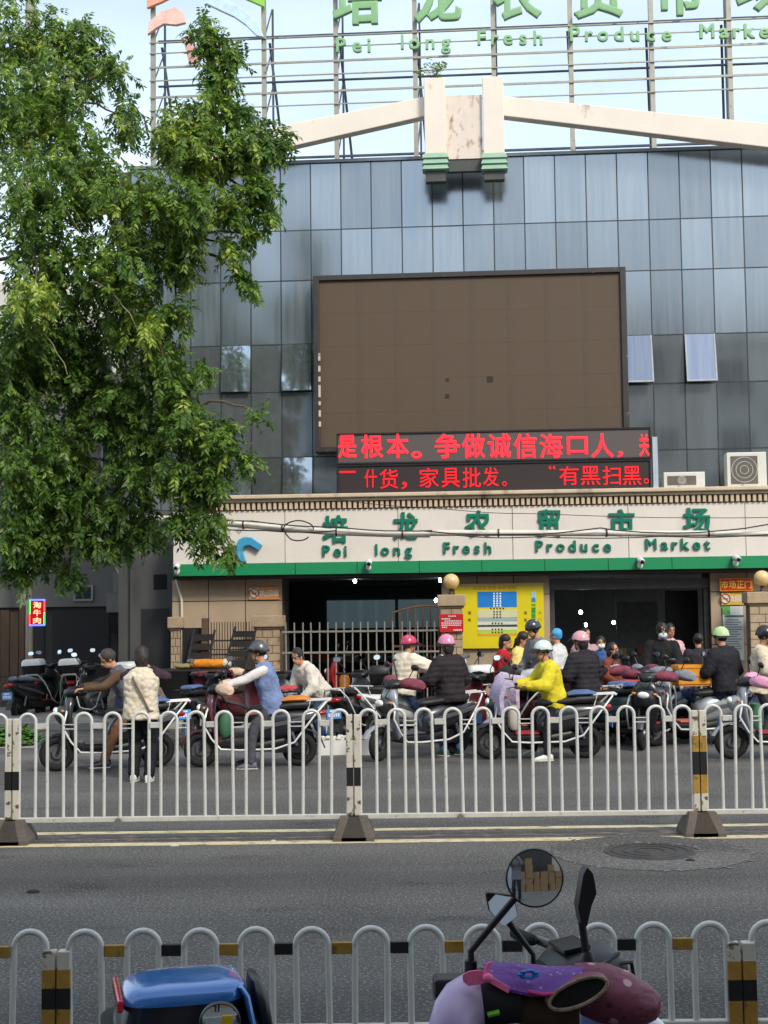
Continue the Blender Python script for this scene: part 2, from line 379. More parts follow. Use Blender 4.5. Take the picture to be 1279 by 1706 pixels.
# ------------------------------------------------------------------ the market building
mk = thing('market_building', 'blue-grey glass fronted market hall with white sign band over tan tiled entrances', 'building', FO, -YAW)
def glass_mat(key, col, dirt, r0=.03, met=.9):
    m = bpy.data.materials.new(key); m.use_nodes = True; t = m.node_tree; N = t.nodes; K = t.links.new
    b = N['Principled BSDF']; b.inputs['Metallic'].default_value = .85; b.inputs['Roughness'].default_value = .04
    tx = N.new('ShaderNodeTexCoord'); oi = N.new('ShaderNodeObjectInfo')
    va = N.new('ShaderNodeVectorMath'); va.operation = 'ADD'; K(tx.outputs['Object'], va.inputs[0]); K(oi.outputs['Location'], va.inputs[1])
    mp = N.new('ShaderNodeMapping'); mp.inputs['Scale'].default_value = (9, 9, .5); K(va.outputs[0], mp.inputs['Vector'])
    n = N.new('ShaderNodeTexNoise'); n.inputs['Scale'].default_value = 1.3; n.inputs['Detail'].default_value = 6; K(mp.outputs['Vector'], n.inputs['Vector'])
    r = N.new('ShaderNodeValToRGB'); r.color_ramp.elements[0].position = .38; r.color_ramp.elements[1].position = .8
    r.color_ramp.elements[0].color = (0, 0, 0, 1); r.color_ramp.elements[1].color = (dirt, dirt, dirt, 1)
    K(n.outputs['Fac'], r.inputs['Fac'])
    mx = N.new('ShaderNodeMix'); mx.data_type = 'RGBA'; mx.inputs['A'].default_value = (*lin(col), 1); mx.inputs['B'].default_value = (*lin((168, 172, 176)), 1)
    K(r.outputs['Color'], mx.inputs['Factor']); 
    hv = N.new('ShaderNodeMapRange'); hv.inputs['To Min'].default_value = .8; hv.inputs['To Max'].default_value = 1.15; K(oi.outputs['Random'], hv.inputs['Value'])
    ml = N.new('ShaderNodeMix'); ml.data_type = 'RGBA'; ml.blend_type = 'MULTIPLY'; ml.inputs['Factor'].default_value = 1; K(mx.outputs['Result'], ml.inputs['A']); K(hv.outputs['Result'], ml.inputs['B'])
    K(ml.outputs['Result'], b.inputs['Base Color'])
    rr = N.new('ShaderNodeMapRange'); rr.inputs['To Min'].default_value = r0; rr.inputs['To Max'].default_value = r0 + .12; K(r.outputs['Color'], rr.inputs['Value']); K(rr.outputs['Result'], b.inputs['Roughness'])
    mm = N.new('ShaderNodeMapRange'); mm.inputs['To Min'].default_value = met; mm.inputs['To Max'].default_value = .62; K(r.outputs['Color'], mm.inputs['Value']); K(mm.outputs['Result'], b.inputs['Metallic'])
    n2 = N.new('ShaderNodeTexNoise'); n2.inputs['Scale'].default_value = 1.1; K(va.outputs[0], n2.inputs['Vector'])
    bp = N.new('ShaderNodeBump'); bp.inputs['Strength'].default_value = .05; bp.inputs['Distance'].default_value = .02; K(n2.outputs['Fac'], bp.inputs['Height']); K(bp.outputs['Normal'], b.inputs['Normal'])
    return m
GL_DUSTY = glass_mat('dusty_glass', (142, 152, 160), .55, .17, .8); GL = glass_mat('mirror_glass', (158, 166, 172), .22, .06, .82); GL_SASH = glass_mat('hinged_glass', (118, 130, 148), .3); GL_WIN = glass_mat('sash_glass', (176, 188, 200), .3)
MULL = M('mullion', (52, 58, 64), rough=.5, metal=.3)
u517 = L(517, 300)[0]; du = (L(1182, 250)[0] - u517) / 13
zt = [L(1182, y)[1] for y in (250, 363, 448, 556, 637, 748)] + [L(1182, 835)[1]]
ZB = zt[-1]
cols = list(range(-6, 17)); U0 = L(224, 700)[0]
gp = MB().box(0, du - .022, -.012, .012, 0, 1).mesh('glass_panel')
sash_open = {(10, 3): 11, (12, 3): 10}; sash_tilt = {(-3, 3): 5, (-1, 3): 4.5, (-3, 5): 5, (-1, 5): 5.0}
scr_u0, scr_z0 = L(527, 745)[0], L(780, 745)[1]; scr_u1, scr_z1 = L(1038, 455)[0], L(780, 455)[1]
for c in cols:
    u = u517 + c * du
    if u < U0 - .1: continue
    for r in range(6):
        z1, z0 = zt[r], zt[r + 1]
        if u > scr_u0 + .1 and u + du < scr_u1 - .1 and z0 > scr_z0 and z1 < scr_z1: continue   # behind the big screen
        k = (c, r); a = random.gauss(0, .0022); b = random.gauss(0, .0022)
        mt = GL_DUSTY if r < 3 else GL
        loc = [u + .011, 0, z0 + .011]; h = z1 - z0 - .022; nm = 'glass_panel'
        if k in sash_open or k in sash_tilt:
            ang = R(sash_open.get(k, sash_tilt.get(k, 0))); nm = 'window_sash'
            # hinged at the top, pushed out at the bottom
            o = inst(nm, gp, GL_SASH if k in sash_open else GL_WIN, mk, (loc[0], -.03 - h * math.sin(ang), z1 - .011 - h * math.cos(ang)), (-ang, 0, 0), (1, 1, h))
            if k in sash_open:
                s = MB(); s.box(0, du - .022, -.025, .02, -.03, 0.0).box(0, .03, -.025, .02, 0, h).box(du - .052, du - .022, -.025, .02, 0, h)
                so = s.build('sash_frame', M('sash_white', (150, 156, 162), rough=.4), o); so.scale = (1, 1, 1 / h)
            continue
        inst(nm, gp, mt, mk, loc, (a, 0, b), (1, 1, h))
um = [u517 + c * du for c in cols if u517 + c * du > U0 - .1] + [u517 + (cols[-1] + 1) * du]
for u in um: MB().box(u - .010, u + .010, -.02, .03, ZB, zt[0]).build('mullion', MULL, mk)
for z in zt[1:-1]: MB().box(um[0], um[-1], -.018, .03, z - .009, z + .009).build('transom', MULL, mk)
PLAST = M('grey_plaster', (86, 85, 83), rough=.9, var=.16, scale=1.5, dirt=((58, 57, 55), 2.2, .52, .25, (1, 1, .35)))
UR = um[-1]
MB().box(um[0], UR, .05, .35, .118, zt[0] - .05).build('wall', M('core_wall', (60, 62, 64), rough=.9), mk)
cop = MB().box(um[0] - .03, UR, -.06, .35, zt[0], zt[0] + .06).build('coping', M('coping', (120, 128, 134), rough=.5, metal=.3), mk)
MB().box(um[0], UR, .35, 12, zt[0] - .4, zt[0] - .2).build('roof', M('roof_slab', (120, 118, 112), rough=.9), mk)
MB().box(um[0] - .25, um[0] - .002, .03, 12, .118, zt[0] - .03).build('side_wall', PLAST, mk)
# cut the core wall where the doors are: rebuild as pieces
wall = [o for o in mk.children if o.name.startswith('wall')][0]; bpy.data.objects.remove(wall)
uA0, uA1 = L(470, 1000, .55)[0], L(735, 1000, .55)[0]; uB0, uB1 = L(916, 1000, .55)[0], L(1183, 1000, .55)[0]
zlint = L(800, 958, .9)[1]
CW = M('core_wall')
MB().box(um[0], UR, .05, .35, zlint, zt[0] - .05).build('wall', CW, mk)
for a, b in ((um[0], uA0), (uA1, uB0), (uB1, UR)): MB().box(a, b, .05, .35, .118, zlint).build('wall', CW, mk)
# grey plastered strip at the left below the glass
uS0 = um[0]; uS1 = L(286, 1000, .55)[0]
MB().box(uS0, uS1 - .01, -.06, .05, .118, ZB).build('plaster_wall', PLAST, mk)
a, b = L(257, 957)[0], L(279, 982)[0]; z1, z0 = L(268, 957)[1], L(268, 982)[1]
MB().box(a, b, -.068, -.055, z0, z1).build('vent_opening', M('dark_hole', (14, 14, 15), rough=.9), mk)
a, b = L(236, 1050)[0], L(283, 1050)[0]
MB().box(a, b, -.07, -.055, .12, L(260, 1014)[1]).build('side_door', M('dark_door', (38, 38, 39), rough=.6, var=.2), mk)
# ---- sign band: cornice, dentils, white panels, green strip
FOUT = .95
uf0 = L(288, 900, FOUT)[0]; uf1 = UR
zc1 = L(780, 819, FOUT)[1]; zc0 = L(780, 831, FOUT)[1]; zd0 = L(780, 845, FOUT)[1]; zw0 = L(780, 933, FOUT)[1]; zg0 = L(780, 953, FOUT)[1]
CREAM = M('cream_cornice', (196, 178, 152), rough=.7, var=.12, scale=2, dirt=((120, 100, 78), 3, .55, .2, (1, 1, .6)))
MB().box(uf0 + .18, uf1, -FOUT - .14, -.06, zc0 + (zc1 - zc0) * .45, zc1).build('cornice', CREAM, mk, bevel=.015)
MB().box(uf0 + .22, uf1, -FOUT - .07, -.06, zc0, zc0 + (zc1 - zc0) * .45).build('cornice', CREAM, mk, bevel=.012)
MB().box(uf0 + .26, uf1, -FOUT + .02, -.06, zd0, zc0).build('dentil_backing', M('dentil_back', (112, 84, 66), rough=.8), mk)
d = MB(); x = uf0 + .3
while x < uf1 - .1: d.box(x, x + .055, -FOUT - .05, -FOUT + .025, zd0 + .02, zc0 - .015); x += .098
tag(d.build('dentil', CREAM, mk), kind='stuff')
PANW = M('sign_panel_white', (214, 206, 196), rough=.55, var=.06, scale=1.2, dirt=((170, 158, 142), 1.6, .58, .3, (1, 1, .4)))
pw = (uf1 - uf0) / 6; pm_ = MB().box(.006, pw - .006, -FOUT, -.06, zw0, zd0).mesh('sign_panel')
for i in range(6): inst('sign_panel', pm_, PANW, mk, (uf0 + i * pw, random.uniform(-.004, .004), 0))
MB().box(uf0 + .01, uf1 - .01, -FOUT + .02, -.08, zw0 + .01, zd0 - .01).build('panel_backing', M('joint', (110, 104, 98), rough=.9), mk)
GRN = M('green_strip', (28, 132, 84), rough=.4, var=.1, scale=1.5, coat=.15, dirt=((20, 92, 60), 2, .6, .25))
gw = (uf1 - uf0) / 11; gm = MB().box(.005, gw - .005, -FOUT - .03, -.1, zg0, zw0 - .004).mesh('green_band_panel')
for i in range(11): inst('green_band_panel', gm, GRN, mk, (uf0 + i * gw, random.uniform(-.005, .005), 0))
MB().box(uf0, uf1, -FOUT + .02, -.06, zg0 + .02, zw0 + .03).build('band_backing', M('joint_green', (18, 70, 46), rough=.8), mk)
MB().box(uf0, uf1, -FOUT + .05, .4, zg0 - .06, zg0 + .015).build('soffit', M('soffit', (50, 48, 46), rough=.8), mk)
# ---- raised characters on the sign band
LET = M('letter_green', (10, 112, 88), rough=.35, var=.12, scale=5, coat=.3)
for ch, x0, x1, y0, y1 in (('培', 537, 579, 858, 904), ('龙', 654, 697, 853, 899), ('农', 774, 818, 850, 894), ('贸', 893, 936, 848, 894), ('市', 1014, 1058, 848, 890), ('场', 1138, 1184, 846, 886)):
    a, z1 = L(x0, y0, FOUT + .06); b, z0 = L(x1, y1, FOUT + .06)
    letter('sign_character', ch, LET, mk, a, b, z0, z1, -FOUT - .022, .045, .03)
for word, x0, x1, yb in (('Pei', 534, 580, 926), ('long', 622, 690, 924), ('Fresh', 735, 822, 921), ('Produce', 889, 1022, 918), ('Market', 1072, 1186, 915)):
    n = len(word)
    wts = [{'i': .5, 'l': .5, 'M': 1.35, 't': .8, 'r': .8}.get(c, 1) for c in word]; tot = sum(wts); acc = 0
    for c, wt in zip(word, wts):
        px = x0 + (x1 - x0) * (acc + wt / 2) / tot; acc += wt
        u, z = L(px, yb, FOUT + .05); latin('sign_letter', c, LET, mk, u, z, .195, -FOUT - .022, .045, .022, 1.05)
# logo swooshes on the band: a blue one, and ghosts of two lost ones
def swoosh(name, pts, mat, parent, out, depth):
    q = [L(x, y, out) for x, y in pts]; return MB().prism([(u, z) for u, z in q], -out - depth / 2, -out + depth / 2).build(name, mat, parent, bevel=.01)
swoosh('logo_swoosh', [(402, 936), (395, 925), (393, 910), (398, 899), (408, 894), (420, 896), (437, 908), (431, 917), (416, 908), (407, 910), (404, 918), (408, 931), (411, 936)], M('logo_blue', (60, 148, 186), rough=.4, dirt=((150, 170, 175), 9, .6, .1)), mk, FOUT + .06, .1)
GH = M('ghost_mark', (176, 168, 158), rough=.8, var=.1)
swoosh('logo_ghost', [(388, 918), (383, 905), (370, 895), (352, 892), (352, 886), (372, 888), (389, 900), (394, 914)], GH, mk, FOUT + .004, .012)
swoosh('logo_ghost', [(392, 884), (404, 872), (420, 866), (430, 870), (430, 878), (416, 876), (404, 884), (398, 890)], GH, mk, FOUT + .004, .012)
# ---- tan tiled piers
TILE = M('tan_tile', (170, 150, 126), rough=.55, var=.1, scale=2.5, dirt=((128, 108, 86), 2.4, .58, .25, (1, 1, .5)))
GROUT = M('tile_joint', (74, 62, 52), rough=.9)
OT = .55
def tiled(u0, u1, z0, z1, nx, zs):
    MB().box(u0, u1, -OT + .03, .05, .118, z1).build('pier_core', GROUT, mk)
    wx = (u1 - u0) / nx; edges = [z0] + zs + [z1]
    for i in range(nx):
        for a, b in zip(edges[:-1], edges[1:]):
            MB().box(u0 + i * wx + .008, u0 + (i + 1) * wx - .008, -OT + random.uniform(-.004, .004), -OT + .035, a + .007, b - .007).build('wall_tile', TILE, mk, bevel=.004)
ztile = L(400, 1001, OT)[1]
tiled(uS1, uA0, .12, zg0 - .06, 3, [ztile - .9, ztile])
tiled(uA1, uB0, .12, zg0 - .06, 3, [ztile - .9, ztile + .05])
tiled(uB1, UR, .12, zg0 - .06, 4, [ztile - .9, ztile + .05])
# ---- interior: floor, back wall, ceiling, counters, hanging lamps
INT = M('interior_wall', (92, 94, 94), rough=.8, var=.35, scale=1.2); INF = M('interior_floor', (64, 62, 60), rough=.4, var=.2)
MB().box(um[0], UR, 9.0, 9.2, .118, zlint + .4).build('interior_back_wall', INT, mk)
MB().box(um[0], UR, .35, 9.0, zlint + .02, zlint + .1).build('interior_ceiling', M('interior_ceiling', (96, 96, 96), rough=.9), mk)
MB().box(um[0], UR, .0, 9.0, .119, .135).build('interior_floor', INF, mk)
uM = (uA1 + uB0) / 2
MB().box(uM - .15, uM + .15, .36, 8.9, .12, zlint).build('interior_partition', INT, mk)
PANE = M('back_window_pane', (120, 144, 150), rough=.2, var=.4, scale=1.5, emit=.16)
for px in (520, 546, 572, 600, 640, 668, 700):
    u = (L(px, 1000)[0]) * 1.33; MB().box(u - .26, u + .26, 8.95, 8.99, 1.55, 2.25).build('back_window', PANE, mk)
STEEL = M('stall_steel', (96, 98, 100), rough=.35, metal=.6)
for k, (u, y, wd) in enumerate(((L(560, 1000)[0], 3.2, 1.7), (L(680, 1000)[0], 4.5, 1.5), (L(980, 1000)[0], 4.0, 1.4), (L(1120, 1000)[0], 5.2, 1.5))):
    p = FO + FU * (u * 1.1) - FN * y
    st = thing('market_stall', ['steel market stall behind the iron bars at the left', 'steel market stall deeper inside, seen past the iron bars', 'steel market stall inside the main entrance, nearer the yellow board', 'steel market stall inside the main entrance, nearer the right pier'][k], 'stall', (p.x, p.y, .135), -YAW)
    MB().box(-wd / 2, wd / 2, -.35, .35, .78, .84).build('counter', STEEL, st)
    for a in (-1, 1):
        for b in (-1, 1): MB().box(a * wd / 2 - .03 * a - .02, a * wd / 2 - .03 * a + .02, b * .32 - .02, b * .32 + .02, 0, .78).build('leg', STEEL, st)
    for j in range(3): MB().box(-wd / 2 + .1 + j * wd / 3, -wd / 2 + .1 + j * wd / 3 + .36, -.25, .2, .842, .98).build('tray', M('tray%d' % j, ((150, 60, 40), (70, 110, 50), (160, 140, 90))[j], rough=.6), st)
BULB = M('bulb', (230, 250, 255), rough=.3, emit=40.0); FLEX = M('flex', (20, 20, 20), rough=.6)
for k, (px, py, dp) in enumerate(((591, 968, 2.0), (726, 1000, 2.6), (733, 967, 1.8), (967, 1020, 2.4), (976, 1041, 4.0), (1022, 1037, 3.5))):
    u, z = L(px, py, -dp); p = FW(u, -dp, z)
    hl = thing('hanging_lamp', ['bright round bulb hanging behind the iron bars, near the green band', 'bulb glowing low behind the bars beside the stone gate pillar', 'bulb glowing just left of the globe lamp by the yellow board', 'leftmost bulb in the main entrance, beside the yellow board', 'bulb in the main entrance above the pink helmet', 'bulb in the main entrance above the masked boy'][k], 'lamp', p, 0, 'bulbs hanging inside the market')
    MB().ell((0, 0, 0), (.032, .032, .04)).build('bulb', BULB, hl, True); MB().tube([(0, 0, .06), (0, 0, zlint + .03 - z)], .006, 5).build('flex', FLEX, hl)
# roller-shutter housing, frames and notice panels of the main entrance
MB().box(uB0, uB1, -.45, -.2, zlint - .28, zlint - .1).build('shutter_box', M('shutter_box', (86, 86, 84), rough=.4, metal=.5), mk)
for u in (uB0 + .01, uB1 - .09): MB().box(u, u + .08, -.40, -.3, .12, zlint - .28).build('shutter_guide', M('shutter_box'), mk)
a = L(1120, 1000)[0]
MB().box(a, a + .62, 1.0, 1.05, .13, 2.3).build('glass_door', M('door_frame_dark', (30, 31, 32), rough=.3), mk)
MB().box(a - .9, a - .1, 1.4, 1.45, 1.2, 2.1).build('notice_panel', M('notice_grey', (74, 78, 80), rough=.4, var=.3, scale=8), mk)

# ------------------------------------------------------------------ big dark video screen
u0, z0 = L(524, 752, .3); u1, z1 = L(1042, 450, .3); z0 = L(780, 748, .3)[1]; z1 = L(780, 452, .3)[1]
sc = thing_f('video_screen', 'large switched-off brown video screen in a dark frame on the glass front', 'screen', (u0 + u1) / 2, .1, z0)
hw = (u1 - u0) / 2; hh = z1 - z0
FR = M('screen_frame', (58, 55, 54), rough=.5, metal=.3, var=.2, dirt=((110, 100, 88), 8, .66, .06))
SCR = M('screen_face', (84, 69, 54), rough=.75, var=.08, scale=.8, dirt=((62, 49, 38), 1.2, .58, .3, (1, 1, .15)))
MB().box(-hw + .02, hw - .02, -.16, .04, .02, hh - .02).build('cabinet', M('screen_cabinet', (40, 38, 38), rough=.6), sc)
nx, nz = 8, 5; fw, fh = (2 * hw - .22) / nx, (hh - .2) / nz
fm = MB().box(.0008, fw - .0008, -.168, -.155, .0008, fh - .0008).mesh('led_module')
for i in range(nx):
    for j in range(nz): inst('led_module', fm, SCR, sc, (-hw + .11 + i * fw, random.uniform(-.001, .001), .1 + j * fh))
for a, b, c_, d_ in ((-hw, -hw + .11, 0, hh), (hw - .11, hw, 0, hh), (-hw + .11, hw - .11, hh - .1, hh), (-hw + .11, hw - .11, 0, .1)):
    MB().box(a, b, -.22, .05, c_, d_).build('frame', FR, sc, bevel=.01)
for px, py, s in ((745, 660, .04), (816, 632, .055), (745, 633, .03)):
    u, z = L(px, py, .27); MB().box(u - (u0 + u1) / 2 - s, u - (u0 + u1) / 2 + s, -.172, -.165, z - z0 - s, z - z0 + s).build('missing_module', M('screen_hole', (52, 42, 34), rough=.9), sc)
pl = MB()
for k in range(9):
    z = .5 + k * .17 + random.uniform(-.05, .05); pl.box(-hw + .085, -hw + .125, -.226, -.2, z, z + random.uniform(.03, .15))
pl.build('peeling_paint', M('flaking_white', (188, 182, 170), rough=.9), sc)

# ------------------------------------------------------------------ two rows of red running text
OL = 1.0
REDL = M('led_red', (255, 26, 40), rough=.5, emit=1.5, var=.1); REDD = M('led_red_dim', (226, 10, 24), rough=.5, emit=.55, var=.6, scale=30)
for row, (ya, yb, col, lb) in enumerate(((717, 769, (84, 76, 74), 'upper row of red running text on the long display over the sign band'), (770, 822, (44, 32, 32), 'lower dimmer row of red running text on the long display over the sign band'))):
    u0, z0 = L(561, yb, OL); u1, _ = L(1085, yb, OL); z0 = L(823, yb, OL)[1]; z1 = L(823, ya, OL)[1]
    ld = thing_f('running_text_display', lb, 'led sign', u0, OL, z0)
    W, H = u1 - u0, z1 - z0
    MB().box(0, W, 0, .18, .006, H - .006).build('cabinet', M('led_face%d' % row, col, rough=.6, var=.08, scale=30), ld)
    for a, b, c_, d_ in ((0, W, 0, .03), (0, W, H - .03, H), (0, .025, .03, H - .03), (W - .025, W, .03, H - .03)):
        MB().box(a, b, -.02, .185, c_, d_).build('frame', M('led_frame', (46, 44, 46), rough=.4, metal=.4), ld)
    if row == 0:
        s = '是根本。争做诚信海口人，'; px = [(562, 594), (601, 638), (644, 681), (685, 702), (724, 766), (769, 808), (812, 851), (855, 894), (898, 937), (944, 979), (984, 1022), (1028, 1038)]
        yy = {'。': (752, 764), '，': (752, 768), '口': (728, 757)}
        mt = REDL; y_top, y_bot = 723, 763
        it = [(c, x0, x1, *yy.get(c, (y_top, y_bot))) for c, (x0, x1) in zip(s, px)]
        it += [('关', 1064, 1096, 723, 760)]
    else:
        mt = REDD
        it = [('一', 565, 592, 785, 788), ('什', 607, 628, 782, 812), ('货', 632, 663, 782, 814), ('，', 668, 678, 803, 815), ('家', 698, 731, 780, 812), ('具', 735, 766, 780, 812), ('批', 770, 801, 779, 812), ('发', 804, 831, 779, 810), ('。', 836, 844, 802, 810), ('“', 914, 925, 776, 782), ('有', 931, 964, 777, 808), ('黑', 967, 1000, 777, 808), ('扫', 1003, 1034, 777, 808), ('黑', 1037, 1068, 777, 808), ('。', 1072, 1081, 797, 806)]
    for c, x0, x1, y0, y1 in it:
        sh = -(x0 - 823) * .0  # rows already follow the photo
        a, zz1 = L(x0, y0, OL); b, zz0 = L(x1, y1, OL)
        dz = (a - (u0 + W / 2)) * 0
        b = min(b, u1 - .03)
        letter('led_character', c, mt, ld, a - u0, b - u0, max(zz0 - z0, .03), min(zz1 - z0, H - .03), -.006, .01, .014 if row == 0 else .004)
MB().box(0, .09, -.02, .12, -.02, .9).build('side_flashing', M('flashing', (170, 180, 190), rough=.4), thing_f('cable_trunking', 'short pale trunking standing at the right end of the red text display', 'trunking', L(1088, 800, OL)[0], OL, zc1 + .02))

# ------------------------------------------------------------------ air-conditioner outdoor units on the ledge
def ac(label, x0, x1, y0, out):
    u0, z1 = L(x0, y0, out); u1 = L(x1, y0, out)[0]; zb = zc1 + .004; H = z1 - zb; W = u1 - u0
    t = thing_f('air_conditioner', label, 'air conditioner', u0, out, zb, 'outdoor units on the ledge')
    WH = M('ac_white', (206, 204, 196), rough=.45, var=.08, dirt=((150, 140, 122), 6, .6, .2))
    MB().box(0, W, 0, .3, .03, H).build('casing', WH, t, bevel=.012)
    MB().box(.07, W - .16, -.012, .004, .08, H - .07).build('grille', M('ac_grille', (92, 86, 80), rough=.6), t)
    cx, cz, r = .07 + (W - .23) / 2, .08 + (H - .15) / 2, min(W - .25, H - .17) / 2
    for q in (1, .66, .33): MB().tube([(cx + r * q * math.cos(a), -.016, cz + r * q * math.sin(a)) for a in np.linspace(0, 2 * math.pi, 25)[:-1]], .005, 5, closed=True).build('grille_ring', WH, t)
    for x in (.06, W - .12): MB().box(x, x + .06, .02, .28, 0, .03).build('foot', M('ac_foot', (80, 78, 75)), t)
ac('shorter white outdoor air conditioner unit beside the red text display', 1105, 1174, 787, .6); ac('taller white outdoor air conditioner unit at the right edge', 1210, 1276, 754, .6)
# ------------------------------------------------------------------ white roof gable: two sloping beams and a twin-pillar crest
WB = M('beam_white', (222, 212, 198), rough=.7, var=.06, scale=1.2, dirt=((150, 122, 98), 3.5, .66, .12, (1, 1, .4)))
OB = .55
def beam(label, pts):
    q = [L(x, y, OB) for x, y in pts]; c = min(q, key=lambda p: p[1])
    t = thing_f('gable_beam', label, 'beam', q[0][0], OB, q[0][1])
    MB().prism([(u - q[0][0], z - q[0][1]) for u, z in q], -.02, .22).build('beam_face', WB, t, bevel=.015)
    lo = [p for p in q]; 
    return t
beam('long white roof beam sloping down to the left into the tree', [(712, 160), (712, 193), (478, 246), (300, 283), (300, 248), (478, 208)])
beam('long white roof beam sloping down to the right edge', [(835, 160), (835, 193), (1279, 246), (1420, 262), (1420, 224), (1279, 206)])
cu, cz = L(772, 300, OB + .1)
cr = thing_f('roof_crest', 'white twin-pillar crest with green ribbed feet between the two sloping beams', 'crest', cu, OB + .1, L(772, 303, OB + .1)[1])
cz = L(772, 303, OB + .1)[1]
GR2 = M('pale_green_rib', (136, 170, 146), rough=.6, var=.12)
DK = M('crest_dark', (70, 72, 70), rough=.7)
for x0, x1, ytop in ((706, 741, 134), (803, 838, 132)):
    u0, z1 = L(x0, ytop, OB + .1); u1, _ = L(x1, ytop, OB + .1); zf = L(x0, 260, OB + .1)[1] - cz; zk = L(x0, 288, OB + .1)[1] - cz
    MB().box(u0 - cu, u1 - cu, -.12, .12, zf, z1 - cz).build('pillar', WB, cr, bevel=.015)
    hgt = (zf - zk) / 3
    for k in range(3): MB().loft([[Vector(p) for p in ((u0 - cu - a, -.12 - a, z), (u1 - cu + a, -.12 - a, z), (u1 - cu + a, .12, z), (u0 - cu - a, .12, z))] for a, z in ((.0, zk + k * hgt), (.05, zk + k * hgt + .02), (.02, zk + (k + 1) * hgt - .004))]).build('rib', GR2, cr)
    MB().box(u0 - cu + .01, u1 - cu - .01, -.09, .10, 0, zk).build('pillar_foot', DK, cr)
u0 = L(741, 200, OB)[0] - cu; u1 = L(803, 200, OB)[0] - cu
MB().box(u0, u1, -.02, .14, L(770, 268, OB)[1] - cz, L(770, 163, OB)[1] - cz).build('centre_panel', M('stained_panel', (216, 202, 188), rough=.8, var=.06, dirt=((140, 104, 80), 7, .56, .14, (1, 1, .5))), cr)
MB().box(u0, u1, .0, .12, L(770, 288, OB)[1] - cz, L(770, 268, OB)[1] - cz).build('panel_foot', DK, cr)

# ------------------------------------------------------------------ steel roof sign
OS = -1.4
us0, zs0 = L(255, 262, OS); zs0 = zt[0] - .19
rs = thing_f('roof_sign', 'tall steel lattice roof sign with pale green market lettering against the sky', 'sign', 0, OS, zs0)
STL = M('sign_steel', (150, 146, 134), rough=.5, metal=.5, var=.15, dirt=((110, 84, 60), 6, .62, .12)); STD = M('sign_steel_dark', (72, 82, 92), rough=.5, metal=.4)
ZT = L(640, -150, OS)[1] - zs0
def S(px, py, o=OS):
    u, z = L(px, py, o); return u, z - zs0
post_px = [255, 440, 560, 692, 823, 952, 1087, 1217, 1345]
for i, px in enumerate(post_px):
    u = S(px, 150)[0]
    MB().box(u - .045, u + .045, -.045, .045, 0, ZT).build('post', STL, rs)
    MB().box(u + .05, u + .09, .75, .8, 0, ZT * .72).build('back_post', STD, rs)
    k = 5
    br = MB()
    for j in range(k):
        za, zb = ZT * .72 * j / k, ZT * .72 * (j + 1) / k
        br.tube([(u + .02, .05, za), (u + .06, .77, zb)], .016, 5)
    br.build('brace', STD, rs)
    MB().tube([(u, .8, ZT * .6), (u + .25, 2.2, 0)], .03, 6).build('stay', STD, rs)
for k, (y, th, two) in enumerate(((30, .035, 1), (58, .016, 0), (76, .014, 0), (100, .03, 0), (107, .02, 1), (122, .016, 0), (150, .03, 0), (172, .014, 0), (238, .028, 1))):
    z = S(640, y)[1]; u0, u1 = S(250, 100)[0], S(1400, 100)[0]
    MB().box(u0, u1, -.075 if not two else .7, -.05 if not two else .76, z - th * .7, z + th * .7).build('rail', STL if not two else STD, rs)
LG = M('roof_letter_green', (126, 172, 122), rough=.5, var=.1, scale=3, dirt=((150, 186, 146), 3, .5, .3))
for ch, x0, x1, yb in (('培', 555, 636, 48), ('龙', 690, 768, 44), ('农', 821, 900, 40), ('贸', 955, 1035, 37), ('市', 1092, 1168, 33), ('场', 1224, 1305, 26)):
    a, z0 = S(x0, yb); b, z1 = S(x1, yb - 88)
    letter('roof_character', ch, LG, rs, a, b, z0, z1, -.14, .12, .03)
for word, x0, x1, yb in (('Pei', 556, 622, 91), ('long', 664, 756, 86), ('Fresh', 790, 908, 79), ('Produce', 944, 1122, 73), ('Market', 1160, 1300, 68)):
    wts = [{'i': .5, 'l': .5, 'M': 1.3, 't': .7, 'r': .75}.get(c, 1) for c in word]; tot = sum(wts); acc = 0
    for c, wt in zip(word, wts):
        px = x0 + (x1 - x0) * (acc + wt / 2) / tot; acc += wt
        u, z = S(px, yb); latin('roof_letter', c, LG, rs, u, z, .29, -.13, .08, .02, 1.05)
def swoosh2(pts, mat):
    q = [S(x, y) for x, y in pts]; MB().prism(q, -.2, -.1).build('logo_swoosh', mat, rs, bevel=.01)
LP = M('logo_peach', (228, 158, 128), rough=.6); LK = M('logo_rose', (204, 150, 146), rough=.6); LV = M('logo_lime', (140, 196, 76), rough=.6); LB = M('logo_sky', (188, 212, 226), rough=.6); LY = M('logo_cream', (214, 226, 200), rough=.6)
swoosh2([(248, 20), (248, -20), (300, -60), (310, -30), (292, 0), (272, 10)], LP)
swoosh2([(249, 64), (252, 42), (272, 26), (294, 18), (308, 26), (312, 44), (296, 48), (276, 46), (262, 54)], M('logo_pink', (226, 184, 170), rough=.6))
swoosh2([(308, 70), (322, 66), (330, 90), (333, 108), (318, 112), (313, 92)], LK)
swoosh2([(345, 12), (362, 3), (384, 8), (410, 24), (432, 44), (442, 68), (430, 66), (412, 48), (392, 34), (370, 24)], LB)
swoosh2([(396, -2), (400, -20), (430, -40), (443, -10), (442, 18), (424, 10)], LV)

# ------------------------------------------------------------------ small shrub rooted on the crest
sh = None
